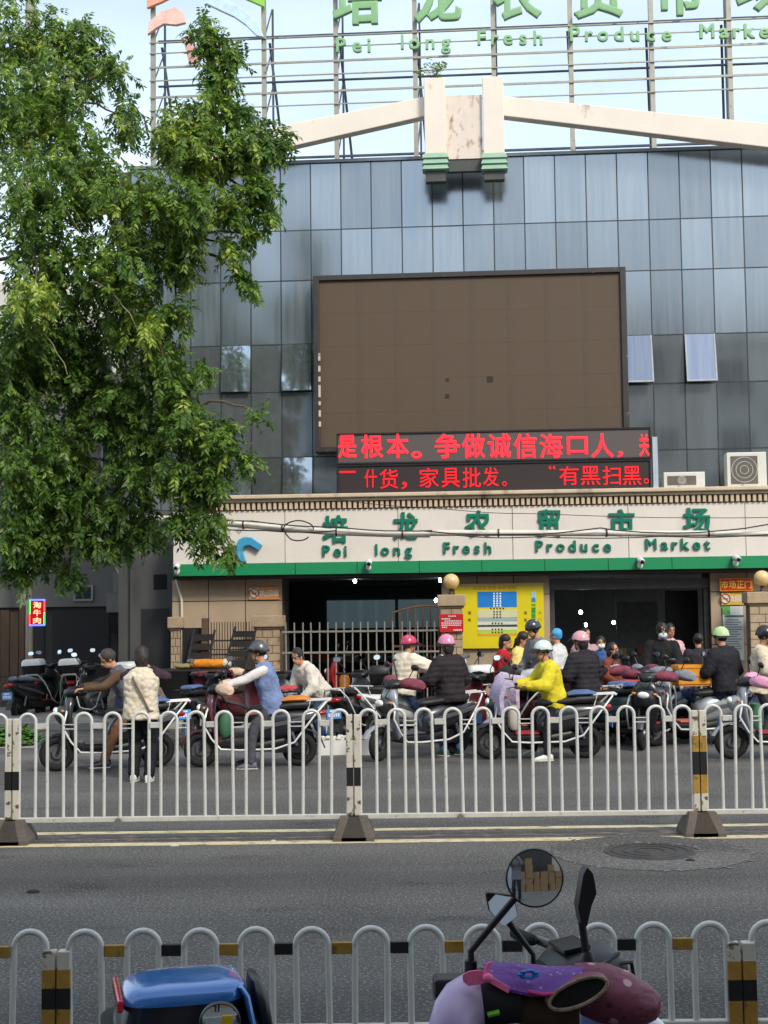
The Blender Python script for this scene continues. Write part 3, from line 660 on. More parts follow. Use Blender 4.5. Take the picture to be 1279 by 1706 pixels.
# ------------------------------------------------------------------ stone gate pillars with globe lamps
BRK = M('pillar_stone', (172, 150, 122), rough=.85, var=.2, scale=5, bump=.4, bscale=25); MORT = M('mortar', (112, 96, 78), rough=.95)
def pillar(label, x0, x1, ytop, out, lamp=None):
    u0, z1 = L(x0, ytop, out); u1 = L(x1, ytop, out)[0]; W = u1 - u0; H = z1 - .118
    t = thing_f('stone_pillar', label, 'pillar', (u0 + u1) / 2, out, .118, 'stone gate pillars')
    MB().box(-W / 2 + .012, W / 2 - .012, .012, W * .8, 0, H - .2).build('core', MORT, t)
    n = int((H - .24) / .135); hh = (H - .24) / n
    bm = MB().box(0, 1, 0, .06, 0, hh - .012).mesh('stone_block')
    for k in range(n):
        sp = (.5, .5) if k % 2 else (.3, .4, .3); x = -W / 2
        for s in sp:
            inst('stone_block', bm, BRK, t, (x + .005, random.uniform(-.006, .003), k * hh), (0, 0, 0), (W * s - .01, 1, 1)); x += W * s
    MB().box(-W / 2 - .05, W / 2 + .05, -.05, W * .85, H - .2, H).build('capstone', BRK, t, bevel=.012)
    MB().box(-W / 2 - .02, W / 2 + .02, -.02, W * .8, H - .24, H - .2).build('collar', MORT, t)
    if lamp:
        lt = thing_f('globe_lamp', lamp, 'lamp', (u0 + u1) / 2, out - W * .4, z1, 'globe lamps on the pillars')
        MB().lathe([(.05, 0), (.05, .02), (.03, .05), (.035, .09), (.06, .11), (.0, .115)], 14).build('stem', M('lamp_stem', (62, 40, 26), rough=.5), lt, True)
        MB().ell((0, 0, .235), (.145, .145, .14), 20, 14).build('globe', M('opal_globe', (214, 182, 124), rough=.25, var=.05, coat=.4), lt, True)
    return t
pillar('tan stone gate pillar with a red notice, left of the yellow board', 733, 770, 991, 1.5, 'cream globe lamp on the pillar beside the yellow board')
pillar('tan stone gate pillar at the right edge', 1248, 1300, 986, 1.5, 'cream globe lamp on the pillar at the right edge')
pillar('squat tan stone pillar between the two dark gratings and the iron bars', 424, 466, 1026, 1.3)
pillar('squat tan stone pillar at the left end of the tiled wall', 284, 300, 1028, 1.2)

# ------------------------------------------------------------------ iron bar fence of the left opening
BAR = M('iron_bar', (150, 146, 138), rough=.5, metal=.3, var=.2, dirt=((92, 74, 56), 12, .62, .1))
of = 1.45; u0 = L(470, 1060, of)[0]; u1 = L(731, 1060, of)[0]; zt0 = L(600, 1036, of)[1]
fn = thing_f('bar_fence', 'grey iron bar fence closing the left opening of the market', 'fence', u0, of, .118)
n = 19; bmh = MB().tube([(0, 0, 0), (0, 0, zt0 - .118)], .014, 7).mesh('bar', True)
for i in range(n): inst('bar', bmh, BAR, fn, ((i + .5) * (u1 - u0) / n, 0, 0), (0, random.uniform(-.008, .008), 0))
for z in (.1, zt0 - .118 - .55, zt0 - .118 - .18): MB().box(0, u1 - u0, -.02, .02, z, z + .032).build('cross_rail', BAR, fn)
# rusty folded gate leaf behind its right end
ug = L(653, 1040, .7)[0]; u2 = L(730, 1040, .7)[0]; zg1 = L(690, 1008, .7)[1]
gt = thing_f('gate_leaf', 'rusty brown gate leaf with an arched top, folded behind the bar fence', 'gate', ug, .7, .118)
RU = M('rusty_bar', (104, 72, 54), rough=.8, var=.25)
for i in range(7):
    x = i * (u2 - ug) / 6; h = zg1 - .118 - .22 + .2 * math.sin(math.pi * (.2 + .8 * i / 6) / 1.6)
    MB().tube([(x, 0, 0), (x, 0, h)], .013, 6).build('bar', RU, gt)
MB().tube([(i * (u2 - ug) / 12, 0, zg1 - .118 - .22 + .2 * math.sin(math.pi * (.2 + .8 * i / 12) / 1.6)) for i in range(13)], .02, 6).build('top_rail', RU, gt, True)
for z in (.2, 1.2): MB().box(0, u2 - ug, -.015, .015, z, z + .035).build('cross_rail', RU, gt)
# grating with thin bars and dark leaning racks left of the squat pillar
ub = L(352, 1060, 1.2)[0]; uc = L(424, 1060, 1.2)[0]; zb1 = L(390, 1036, 1.2)[1]
gr = thing_f('window_grating', 'thin dark bar grating on the tiled wall left of the squat pillar', 'grating', ub, 1.2, .118)
DB = M('dark_bar', (66, 58, 50), rough=.7)
for i in range(17): MB().box(i * (uc - ub) / 16 - .007, i * (uc - ub) / 16 + .007, -.007, .007, .0, zb1 - .118).build('bar', DB, gr)
for z in (.3, 1.1, 1.35): MB().box(0, uc - ub, .008, .022, z, z + .03).build('cross_rail', DB, gr)
BKW = M('black_wood', (34, 32, 31), rough=.7, var=.35, scale=5)
def rack(label, x0, x1, yt, yb, out):
    ua, z1 = L(x1, yt, out); ub_, z0 = L(x0, yb, out)
    t = thing_f('folded_rack', label, 'rack', ub_, out, .118, 'black racks leaning on the tiled wall')
    dx = ua - ub_; h = z1 - .118; wd = .38
    for s in (0, wd): MB().tube([(s, -.1, 0), (s + dx, .25, h)], .022, 6).build('rail', BKW, t)
    for k in range(9):
        f = (k + .6) / 9.4; MB().box(f * dx - .01, f * dx + wd + .02, -.1 + .35 * f - .012, -.1 + .35 * f + .012, f * h - .055, f * h + .055).build('slat', BKW, t)
    return t
rack('black slatted rack leaning by the iron grating, right one of two', 352, 388, 1044, 1110, 1.55); rack('black slatted rack leaning on the tiled wall, left one of two', 296, 318, 1050, 1110, 1.55)
MB().box(0, L(336, 1040, 1.15)[0] - L(303, 1040, 1.15)[0], 0, .04, .6, L(320, 1046, 1.15)[1] - .118).build('panel', BKW, thing_f('black_panel', 'plain black board standing against the tiled wall at the left', 'board', L(303, 1040, 1.15)[0], 1.15, .118))
MB().box(L(336, 1030, 1.3)[0] - L(339, 1030, 1.3)[0], .08, -.03, .03, 0, L(340, 1030, 1.3)[1] - .118).build('stake', M('old_wood', (96, 78, 58), rough=.9, var=.3), thing_f('wooden_stake', 'narrow wooden stake between the two leaning racks', 'post', L(339, 1030, 1.3)[0], 1.3, .118))

# ------------------------------------------------------------------ boards and notices
def board(name, label, cat, x0, x1, y0, y1, out, mat, thick=.03):
    u0, z1 = L(x0, y0, out); u1, z0 = L(x1, y1, out)
    zm = L((x0 + x1) / 2, y0, out)[1]; zn = L((x0 + x1) / 2, y1, out)[1]
    t = thing_f(name, label, cat, u0, out, zn)
    MB().box(0, u1 - u0, -thick, 0, 0, zm - zn).build('board', mat, t, bevel=.004)
    def g(px, py):
        u, z = L(px, py, out); return u - u0, z - zn
    def rect(nm, a, b, c, d, m, lift=.004):
        xa, zb_ = g(a, c); xb, za_ = g(b, d)
        return MB().box(xa, xb, -thick - lift, -thick + .001, za_, zb_).build(nm, m, t)
    return t, g, rect, -thick - .004
YB = M('board_yellow', (214, 196, 20), rough=.45, var=.04, scale=1.5); PB = M('print_blue', (18, 122, 202), rough=.5, var=.04)
def flat(k, c): return M('print_' + k, c, rough=.55, var=.05)
t, g, rect, fy = board('market_map_board', 'big yellow market map board with a blue block, between the two entrances', 'notice board', 757, 907, 973, 1080, OT + .05, YB)
rect('frame_edge', 757, 907, 973, 975.5, flat('steel', (170, 160, 90)), .008)
rect('blue_block', 795, 861, 986, 1011, PB)
for y0, y1, k, c in ((1015, 1029, 'beige', (204, 200, 160)), (1029, 1035, 'grey', (150, 168, 170)), (1035, 1041, 'pale', (206, 206, 186)), (1041, 1044.5, 'navy', (30, 52, 78)), (1044.5, 1050, 'pale2', (212, 212, 180)), (1050, 1055.5, 'lime', (170, 200, 60)), (1056, 1059, 'orange', (222, 150, 30))):
    rect('map_row', 795.5, 861.5, y0, y1, flat(k, c))
for r_, (y, n, mt) in enumerate(((987.5, 3, 'w'), (992, 3, 'w'), (996, 3, 'w'), (1000, 3, 'w'), (1004, 3, 'w'), (1008, 3, 'w'), (1018, 3, 'k'), (1022.5, 3, 'k'), (1027, 3, 'k'), (1037, 4, 'k'), (1047, 4, 'k'), (1052, 4, 'k'), (1012.5, 5, 'k'))):
    for i in range(n):
        x, z = g(828 - (n - 1) * 2.6 + i * 5.2, y)
        MB().box(x - .014, x + .014, fy - .003, fy + .003, z - .03, z).build('map_text', flat('white', (235, 240, 240)) if mt == 'w' else flat('ink', (60, 56, 40)), t)
for i, ch in enumerate('培龙农贸市场导购图'):
    x, z = g(791 + i * 8.2, 979); letter('map_title', ch, flat('orange', (222, 150, 30)), t, x - .033, x + .033, z - .036, z + .036, fy, .006, .02)
for x_, chs in ((782, '通道'), (839 + 36, '通道'), (899, '大门')):
    for i, ch in enumerate(chs):
        x, z = g(x_, 1021 + i * 11.5); letter('map_text', ch, flat('ink2', (120, 104, 20)), t, x - .028, x + .028, z - .028, z + .028, fy, .004, .0)
for y0, y1, k, c in ((985, 995, 'lb', (160, 200, 220)), (996, 1003, 'b2', (24, 128, 200)), (1006, 1010, 'g1', (80, 160, 50)), (1012, 1021, 'g2', (20, 140, 50)), (1022, 1030, 'g3', (30, 150, 60)), (1034, 1040, 'b3', (140, 190, 210))):
    rect('legend_box', 885, 892, y0, y1, flat(k, c))
t, g, rect, fy = board('red_notice', 'red notice with white text on the gate pillar beside the yellow board', 'notice', 732, 772, 1023, 1053, 1.53, M('notice_red', (204, 28, 36), rough=.5, var=.06))
WPR = flat('white', (235, 240, 240))
for y, a, b in ((1026.5, 746, 760), (1031, 735, 750), (1034.5, 740, 769), (1038, 735, 769), (1041.5, 735, 768), (1045, 736, 745), (1049.5, 755, 770)):
    n = max(2, int((b - a) / 3))
    for i in range(n):
        x, z = g(a + (b - a) * (i + .5) / n, y); MB().box(x - .012, x + .010, fy - .002, fy + .003, z - .010, z + .010).build('notice_text', WPR, t)
ORG = M('sign_orange', (214, 140, 84), rough=.5, var=.06)
def smoke(label, x0, x1, y0, y1, col):
    t, g, rect, fy = board('no_smoking_sign', label, 'sign', x0, x1, y0, y1, OT + .02, col, .015)
    w = (x1 - x0); rect('white_field', x0 + w * .03, x0 + w * .33, y0 + 2, y1 - 2, flat('cream', (226, 214, 190)))
    cx, cz = g(x0 + w * .18, (y0 + y1) / 2); r = .085
    MB().tube([(cx + r * math.cos(a), fy - .002, cz + r * math.sin(a)) for a in np.linspace(0, 2 * math.pi, 25)[:-1]], .010, 5, closed=True).build('ring', flat('brown', (150, 86, 60)), t)
    MB().tube([(cx - r * .7, fy - .002, cz + r * .7), (cx + r * .7, fy - .002, cz - r * .7)], .009, 5).build('slash', flat('brown', (150, 86, 60)), t)
    MB().box(cx - .05, cx + .05, fy - .002, fy + .002, cz - .012, cz + .008).build('cigarette', flat('brown', (150, 86, 60)), t)
    for i, ch in enumerate('禁止吸烟'):
        x, z = g(x0 + w * (.44 + i * .15), (y0 + y1) / 2); letter('sign_character', ch, flat('cream', (226, 214, 190)), t, x - .05, x + .05, z - .06, z + .06, fy, .004, .02)
smoke('orange no-smoking sign on the tiled wall under the green band, left', 414, 465, 978, 999, ORG)
smoke('yellow no-smoking sign under the red main gate plate', 1201, 1240, 987, 1008, M('sign_yellow', (220, 176, 76), rough=.5, var=.06))
t, g, rect, fy = board('main_gate_sign', 'red-orange plate with yellow characters reading main gate, by the right globe lamp', 'sign', 1198, 1254, 963, 985, OT + .06, M('plate_orange', (232, 150, 50), rough=.4), .02)
rect('red_field', 1200.5, 1251.5, 965, 983, M('plate_red', (214, 52, 26), rough=.4, var=.05))
for i, ch in enumerate('市场正门'):
    x, z = g(1206.5 + i * 13, 974); letter('sign_character', ch, M('plate_yellow', (250, 214, 90), rough=.4), t, x - .062, x + .062, z - .068, z + .068, fy - .003, .005, .02)
t, g, rect, fy = board('green_poster', 'pale notice poster with a green leafy header, below the yellow no-smoking sign', 'poster', 1203, 1240, 1010, 1100, OT + .02, M('poster_white', (206, 212, 208), rough=.5, var=.05), .012)
rect('green_header', 1203, 1216, 1010, 1024, M('leaf_print', (90, 160, 80), rough=.5, var=.5, scale=20)); rect('teal_bar', 1207, 1239, 1025, 1028, flat('teal', (70, 110, 110)))
for k in range(15): rect('text_line', 1208, 1208 + random.uniform(20, 29), 1032 + k * 4, 1033.3 + k * 4, flat('inkgrey', (120, 128, 130)), .002)

# ------------------------------------------------------------------ security cameras under the sign band
def camera_dome(label, px, py):
    u, z = L(px, py, FOUT + .1); t = thing_f('security_camera', label, 'camera', u, FOUT + .03, z, 'security cameras on the green band')
    WHT = M('cam_white', (212, 212, 208), rough=.35)
    MB().box(-.035, .035, -.04, 0, -.05, .09).build('bracket', WHT, t); MB().cap((0, -.05, .06), (.02, -.26, .02), .058, .05).build('housing', WHT, t, True)
    MB().ell((.02, -.28, .015), (.04, .035, .04)).build('lens', M('cam_lens', (14, 14, 16), rough=.1), t, True); MB().ell((0, -.09, -.05), (.05, .05, .06)).build('speaker_bulb', WHT, t, True)
for px, py, lb in ((614, 941, 'white security camera on the green band over the iron bars'), (1066, 938, 'white security camera on the green band over the main entrance'), (1225, 934, 'white security camera on the green band over the main gate plate'), (295, 948, 'security camera at the left end of the green band')): camera_dome(lb, px, py)

# ------------------------------------------------------------------ white service pipe and loose cables strung across the front
PIPE = M('pvc_pipe', (206, 200, 188), rough=.45, var=.1, scale=3, dirt=((140, 128, 112), 4, .6, .2))
CAB = M('black_cable', (26, 25, 25), rough=.6)
OPD = 2.9
def P3(px, py, o=OPD):
    u, z = L(px, py, o); return FW(u, o, z)
tp = thing('service_pipe', 'white jointed pipe strung across the front of the market at sign height', 'pipe', P3(640, 884))
def rel(t, p): return Vector(p) - t.location
seg = [[(40, 854), (160, 860), (298, 866)], [(290, 864), (420, 876), (560, 887)], [(552, 886), (640, 889), (716, 890)], [(708, 888), (900, 888), (1100, 889), (1310, 889)]]
for k, s in enumerate(seg):
    pts = []
    for a, b in zip(s[:-1], s[1:]): pts += [rel(tp, P3(a[0] + (b[0] - a[0]) * f, a[1] + (b[1] - a[1]) * f)) for f in (0, .25, .5, .75)]
    pts.append(rel(tp, P3(*s[-1]))); MB().tube(pts, [.062, .055, .06, .052][k], 10).build('pipe_length', PIPE, tp, True)
for px, py in ((170, 860), (243, 863), (330, 868), (405, 875), (470, 880), (560, 887), (670, 890), (830, 888), (1010, 888), (1180, 889)):
    p = rel(tp, P3(px, py)); MB().tube([p - Vector((.012, 0, 0)), p + Vector((.012, 0, 0))], .07, 10).build('strap', CAB, tp)
def cable(label, pts, r=.011, o=OPD + .12):
    q = []
    for i, (a, b) in enumerate(zip(pts[:-1], pts[1:])):
        for f in np.linspace(0, 1, 7)[:-1]: q.append((a[0] + (b[0] - a[0]) * f, a[1] + (b[1] - a[1]) * f + 3 * math.sin(math.pi * f) + random.uniform(-.5, .5)))
    q.append(pts[-1]); c0 = P3(*q[len(q) // 2], o)
    ob = MB().tube([P3(x, y, o) - c0 for x, y in q], r, 5).build('cable', CAB, None, True, loc=c0)
    tag(ob, label, 'cable', 'loose cables along the white pipe')
cable('black cable running along the top of the white pipe, left half', [(290, 858), (420, 868), (560, 878), (720, 884)]); cable('black cable sagging over the white pipe, right half', [(700, 884), (850, 890), (1000, 880), (1140, 888), (1290, 872)])
cable('thin black cable crossing the Chinese sign characters', [(560, 832), (720, 846), (900, 856), (1290, 862)], .006, 3.3); cable('black cable under the white pipe at the left', [(330, 876), (440, 884), (560, 884)])
cable('black cable under the white pipe at the right', [(760, 892), (900, 894), (1100, 894), (1290, 890)], .009)
c0 = P3(497, 884, OPD + .14)
tag(MB().tube([Vector((.24 * math.cos(a) * (1 + .1 * math.sin(3 * a)), .03 * math.sin(2 * a), .17 * math.sin(a))) for a in np.linspace(0, 5.6, 26)], .012, 5).build('cable', CAB, None, True, loc=c0), 'coiled loop of black cable hanging from the pipe left of the sign characters', 'cable', 'loose cables along the white pipe')
# white drain pipe down the tiled wall
u, z = L(297, 950, OT + .06)
dp = thing_f('drain_pipe', 'thin white pipe snaking down the left end of the tiled wall', 'pipe', u, OT + .06, .2)
MB().tube([(0, 0, z - .2), (-.05, 0, z - .35), (.06, 0, z - .75), (.07, 0, .9), (.07, 0, 0)], .022, 7).build('pipe', PIPE, dp, True)

# ------------------------------------------------------------------ poles at the left
pp = at(43, 1190, 22.6); pp.z = 0
pp = at(43, 1190, 31.5)
up = thing('utility_pole', 'tall grey concrete utility pole rising through the tree at the left', 'pole', (pp.x, 31.5, .118))
MB().tube([(0, 0, 0), (0, 0, 17.5)], [.15, .10], 14).build('shaft', M('pole_concrete', (150, 144, 130), rough=.85, var=.15, scale=3), up, True)
for z in (9.0, 10.2): MB().box(-.5, .5, -.05, .05, z, z + .08).build('cross_arm', M('galvanised', (120, 122, 122), rough=.5, metal=.6), up)
pp = gnd(44, 1182)
lp = thing('sign_pole', 'thin grey steel pole carrying the glowing red sign at the left edge', 'pole', (pp.x, pp.y, 0))
MB().tube([(0, 0, 0), (0, 0, 3.6)], .033, 10).build('shaft', M('pole_steel', (146, 138, 140), rough=.5, metal=.3), lp, True)
MB().lathe([(.11, 0), (.11, .02), (.04, .03)], 12).build('foot_plate', M('pole_steel'), lp)
s0 = at(49, 1043, pp.y - .02); s1 = at(76, 998, pp.y - .02); W, H = s1.x - s0.x, s1.z - s0.z
ns = thing('light_box_sign', 'small glowing red light-box sign with a coloured border on the thin pole', 'sign', (s0.x, pp.y - .04, s0.z))
MB().box(0, W, -.03, .03, 0, H).build('case', M('lightbox_red', (150, 10, 16), rough=.4, emit=.5), ns)
for a, b, c_, d_, k, col in ((0, W, H - .03, H, 'b', (70, 120, 255)), (0, W, 0, .03, 'b', (70, 120, 255)), (0, .03, H * .45, H - .03, 'g', (40, 220, 90)), (W - .03, W, H * .5, H - .03, 'r', (255, 60, 70)), (W - .03, W, .03, H * .5, 'g', (40, 220, 90)), (0, .03, .03, H * .45, 'r', (255, 60, 70))):
    MB().box(a, b, -.036, -.028, c_, d_).build('led_border', M('led_' + k, col, emit=1.6), ns)
for i, ch in enumerate('淘牛肉'):
    letter('sign_character', ch, M('led_amber', (255, 150, 110), emit=1.6), ns, W * .26, W * .74, H * (.66 - i * .29), H * (.9 - i * .29), -.034, .01, .02)

# ------------------------------------------------------------------ grey house behind the alley at the left
gx0, gx1 = -13.0, at(222, 900, 33).x + .6
gb = thing('alley_house', 'grey plastered house with a dark ground floor behind the alley at the left', 'building', ((gx0 + gx1) / 2, 33, .118))
hw = (gx1 - gx0) / 2; hgt = 7.4
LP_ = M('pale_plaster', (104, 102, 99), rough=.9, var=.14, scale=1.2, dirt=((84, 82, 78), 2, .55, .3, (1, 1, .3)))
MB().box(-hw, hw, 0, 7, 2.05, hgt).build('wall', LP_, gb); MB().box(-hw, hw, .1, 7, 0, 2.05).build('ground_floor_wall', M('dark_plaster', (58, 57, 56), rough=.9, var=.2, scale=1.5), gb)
MB().box(-hw - .1, hw + .1, -.12, 7.1, hgt, hgt + .2).build('parapet', LP_, gb)
GLW = M('far_pane', (44, 52, 58), rough=.15)
for px, y0, y1 in ((60, 700, 780), (112, 700, 780), (172, 700, 790), (126, 978, 998), (60, 900, 950)):
    a = at(px, y1, 33); b = at(px + 26, y0, 33); x0, x1, z0, z1 = a.x - (gx0 + gx1) / 2, b.x - (gx0 + gx1) / 2, a.z - .118, b.z - .118
    f = MB().box(x0 - .05, x1 + .05, -.05, .02, z0 - .05, z0).box(x0 - .05, x1 + .05, -.05, .02, z1, z1 + .05).box(x0 - .05, x0, -.05, .02, z0, z1).box(x1, x1 + .05, -.05, .02, z0, z1).build('window', M('pale_frame', (136, 134, 130), rough=.6), gb)
    MB().box(x0, x1, -.03, -.01, z0, z1).build('pane', GLW, f)
for i in range(6): MB().box(-hw + .4 + i * 1.55, -hw + 1.75 + i * 1.55, .06, .1, 0, 1.9).build('shutter_door', M('shutter_dark', (40, 39, 40), rough=.6, metal=.3, var=.3, stretch=(1, 1, 12)), gb)
a = at(187, 990, 33); b = at(212, 985, 33)
mb_ = thing('meter_cabinet', 'grey electric cabinet with hanging cables on the wall above the alley', 'cabinet', (at(192, 1020, 32.8).x, 32.98, at(192, 1020, 32.8).z))
MB().box(-.2, .35, -.25, 0, 0, .45).build('box', M('cabinet_grey', (112, 110, 106), rough=.6), mb_); MB().box(-.05, .3, -.22, 0, .46, .95).build('upper_box', M('cabinet_grey'), mb_)
MB().tube([(.1, -.2, .9), (-.1, -.25, 1.3), (-.35, -.2, 1.4), (-.4, -.1, 1.9)], .025, 6).build('conduit', PIPE, mb_, True); MB().box(-.15, .3, -.24, -.02, -.5, -.05).build('lower_box', M('dark_hole'), mb_)
# neighbour behind the market at the far left, pale against the sky
nb = thing('far_house', 'pale tall house glimpsed through the leaves at the left edge', 'building', (-13, 46, 0))
MB().box(-5, 4.4, 0, 8, 0, 13.2).build('wall', M('far_wall', (186, 182, 172), rough=.9, var=.1), nb)
fwm = MB().box(-.6, .6, -.04, 0, 0, 1.3).mesh('window')
for i in range(4):
    for j in range(3): inst('window', fwm, GLW, nb, (-3.6 + i * 2.3, -.001, 2.5 + j * 3.4))
# timber gate post at the far left
tg = gnd(22, 1188)
tm = thing('timber_hoarding', 'old dark timber post and plank hoarding at the left edge under the tree', 'hoarding', (tg.x - .5, tg.y + .1, 0))
OW = M('dark_timber', (78, 62, 48), rough=.9, var=.35, scale=3, stretch=(6, 6, .6), bump=.4)
for i in range(8): MB().box(-1.0 + i * .2, -1.0 + i * .2 + random.uniform(.165, .19), random.uniform(-.01, .01), .03, .02, 2.0 + random.uniform(-.1, .1)).build('plank', OW, tm)
MB().box(.60, .70, -.06, .05, 0, 2.2).build('post', OW, tm); MB().box(-1.0, .6, .03, .07, 1.1, 1.2).build('cross_plank', OW, tm)

# ------------------------------------------------------------------ the photographer's side of the street (mirrored in the glass)
def row_house(label, x0, x1, y, h, col, nfl, group='houses mirrored in the glass front'):
    t = thing('row_house', label, 'building', ((x0 + x1) / 2, y, 0), math.pi, group); hw = (x1 - x0) / 2
    wl = M('house_%d_%d_%d' % col, col, rough=.9, var=.12, scale=1)
    MB().box(-hw + .02, hw - .02, 0, 9, 0, h).build('wall', wl, t); MB().box(-hw, hw, -.25, 9, h, h + .5).build('parapet', wl, t)
    n = max(2, int(2 * hw / 2.6)); fl = (h - 4) / nfl
    wm = MB().box(-.62, .62, -.03, .02, 0, 1.4).mesh('window'); sm = MB().box(-.72, .72, -.16, .0, -.1, 0).mesh('sill'); gm_ = MB().box(-.7, .7, -.35, -.31, -.05, 1.3).mesh('window_cage')
    for i in range(n):
        for j in range(nfl):
            x = -hw + (i + .5) * 2 * hw / n; z = 4.2 + j * fl + .5
            o = inst('window', wm, GLW, t, (x, 0, z)); inst('sill', sm, wl, o)
    for k in range(2): MB().box(-hw * .6 + k * hw * .8, -hw * .6 + k * hw * .8 + 1.6, 2, 4, h + .5, h + 1.2 + .9 * k).build('roof_room', wl, t)
    for i in range(n): MB().box(-hw + (i + .1) * 2 * hw / n, -hw + (i + .9) * 2 * hw / n, -.05, .02, .16, 3.2).build('shop_front', M('shop_dark', (50, 46, 42), rough=.5, var=.4), t)
hx = -34
for k, (wd, h, c, nf, y) in enumerate(((9, 12.3, (196, 192, 184), 3, -3.2), (8, 11.9, (170, 168, 164), 3, -3.0), (9, 12.8, (204, 192, 172), 3, -3.3), (7.5, 12.0, (184, 186, 190), 3, -3.1), (9, 13.3, (190, 178, 162), 3, -3.4), (8, 12.1, (206, 200, 186), 3, -3.1), (10, 13.8, (186, 180, 170), 4, -3.2))):
    row_house('%s shop house across the street, mirrored in the glass front' % ('grey stone', 'dark grey', 'sand coloured', 'blue grey', 'brown tinted', 'cream', 'tall dun')[k], hx, hx + wd, y, h, c, nf); hx += wd
# carton stacks by the shop wall behind the camera (seen in the round mirror)
CARD = M('cardboard', (142, 112, 80), rough=.85, var=.3, scale=3)
for i in range(7):
    for j in range(random.choice((3, 4, 5))):
        x = .1 + i * .42; ob = MB().box(-.19, .19, -.16, .16, 0, .345).build('carton', CARD, None, loc=(x + random.uniform(-.02, .02), -2.3 + random.uniform(-.05, .05), .401 + j * .35)); ob.rotation_euler = (0, 0, random.uniform(-.1, .1))
        tag(ob, 'brown carton in the stack of cartons mirrored in the round scooter mirror', 'carton', 'stacked cartons in the mirror')
# ------------------------------------------------------------------ scooters: one set of part meshes, many machines
BLACKP = M('black_plastic', (24, 24, 26), rough=.45, var=.2); RUB = M('rubber', (22, 22, 22), rough=.85, var=.2); ALLOY = M('alloy', (120, 120, 122), rough=.4, metal=.7, var=.2)
SEATM = M('seat_vinyl', (26, 26, 28), rough=.55, var=.2); CHROME = M('white_guard', (206, 206, 202), rough=.3, var=.08, coat=.3); MIRG = M('mirror_glass_face', (225, 228, 230), rough=.03, metal=1.0, var=.02)
LENS = M('lamp_lens', (226, 226, 220), rough=.15, coat=.5); TAILR = M('tail_red', (168, 16, 20), rough=.25, coat=.4); AMB = M('amber', (220, 120, 30), rough=.3, coat=.3)
PLATE = M('plate_blue', (90, 150, 214), rough=.5); PLATG = M('plate_green', (50, 150, 130), rough=.5); PLATT = M('plate_ink', (236, 240, 244), rough=.5)
SC = {}
def scooter_meshes():
    wr = .225
    b = MB(); ring = []
    for k in range(24):
        a = 2 * math.pi * k / 24; cx, cz = math.cos(a), math.sin(a)
        ring.append([Vector((cx * (wr - .05 + .05 * math.cos(q)), .047 * math.sin(q), cz * (wr - .05 + .05 * math.cos(q)))) for q in [2 * math.pi * j / 10 for j in range(10)]])
    SC['tyre'] = b.loft(ring, closed=True).mesh('tyre', True)
    b = MB(); b.lathe([(.165, -.03), (.178, -.03), (.178, .03), (.165, .03), (.158, 0)], 24, axis='Y'); b.lathe([(.0, -.05), (.062, -.05), (.075, -.02), (.075, .02), (.062, .05), (.0, .05)], 16, axis='Y')
    for k in range(5):
        a = 2 * math.pi * k / 5; b.box(.05, .17, -.012, .012, -.017, .017, Matrix.Rotation(a, 4, 'Y'))
    SC['rim'] = b.mesh('rim', True)
    SC['front_fender'] = MB().loft([[Vector((.72 + (.25 + (.03 if abs(q) < 1 else 0)) * math.cos(a), .055 * q, .225 + (.25 + (.012 if abs(q) < 1 else 0)) * math.sin(a))) for q in (-1, -.6, 0, .6, 1)] + [Vector((.72 + .238 * math.cos(a), .05 * q, .225 + .238 * math.sin(a))) for q in (1, -1)] for a in [R(x) for x in (20, 45, 70, 95, 120, 150)]]).mesh('front_fender', True)
    b = MB()
    for s in (-1, 1): b.tube([(.60, s * .06, .72), (.66, s * .075, .45), (.72, s * .075, .225)], [.026, .022, .018], 8)
    SC['fork'] = b.mesh('fork', True)
    SC['leg_shield'] = MB().loft([sectz(z, xc, hx, hy) for z, xc, hx, hy in ((.27, .44, .05, .11), (.36, .50, .045, .15), (.52, .545, .035, .19), (.70, .575, .04, .205), (.84, .575, .055, .18), (.94, .55, .07, .12), (.97, .53, .05, .06))]).mesh('leg_shield', True)
    SC['front_cowl'] = MB().loft([sect(x, zc, hy, hz) for x, zc, hy, hz in ((.55, .70, .16, .16), (.64, .70, .15, .14), (.71, .72, .11, .10), (.755, .73, .05, .05))]).mesh('front_cowl', True)
    SC['headlight'] = MB().ell((.735, 0, .765), (.04, .085, .05)).mesh('headlight', True)
    SC['headset'] = MB().loft([sect(x, zc, hy, hz) for x, zc, hy, hz in ((.36, .985, .08, .03), (.42, 1.0, .14, .05), (.50, 1.01, .15, .06), (.58, 1.0, .11, .06), (.63, .985, .05, .03))]).mesh('headset', True)
    SC['handlebar'] = MB().tube([(.40, -.33, 1.03), (.45, -.17, 1.02), (.47, 0, 1.01), (.45, .17, 1.02), (.40, .33, 1.03)], .013, 8).mesh('handlebar', True)
    SC['grip'] = MB().cap((0, -.055, 0), (0, .055, 0), .02, .02).mesh('grip', True)
    SC['floorboard'] = MB().loft([sect(x, .305, hy, .035, p=4) for x, hy in ((-.02, .15), (.1, .165), (.35, .165), (.47, .13))]).mesh('floorboard', True)
    SC['body_panel'] = MB().loft([sect(x, zc, hy, hz) for x, zc, hy, hz in ((-.86, .70, .04, .03), (-.78, .67, .10, .07), (-.62, .61, .145, .13), (-.4, .565, .165, .185), (-.2, .535, .165, .20), (-.05, .50, .155, .19), (.05, .46, .13, .15), (.09, .43, .10, .10))]).mesh('body_panel', True)
    SC['seat'] = MB().loft([sect(x, zc, hy, hz) for x, zc, hy, hz in ((-.74, .80, .07, .03), (-.66, .80, .13, .055), (-.45, .795, .155, .06), (-.34, .775, .15, .055), (-.1, .755, .13, .05), (.06, .74, .10, .045), (.12, .72, .05, .03))]).mesh('seat', True)
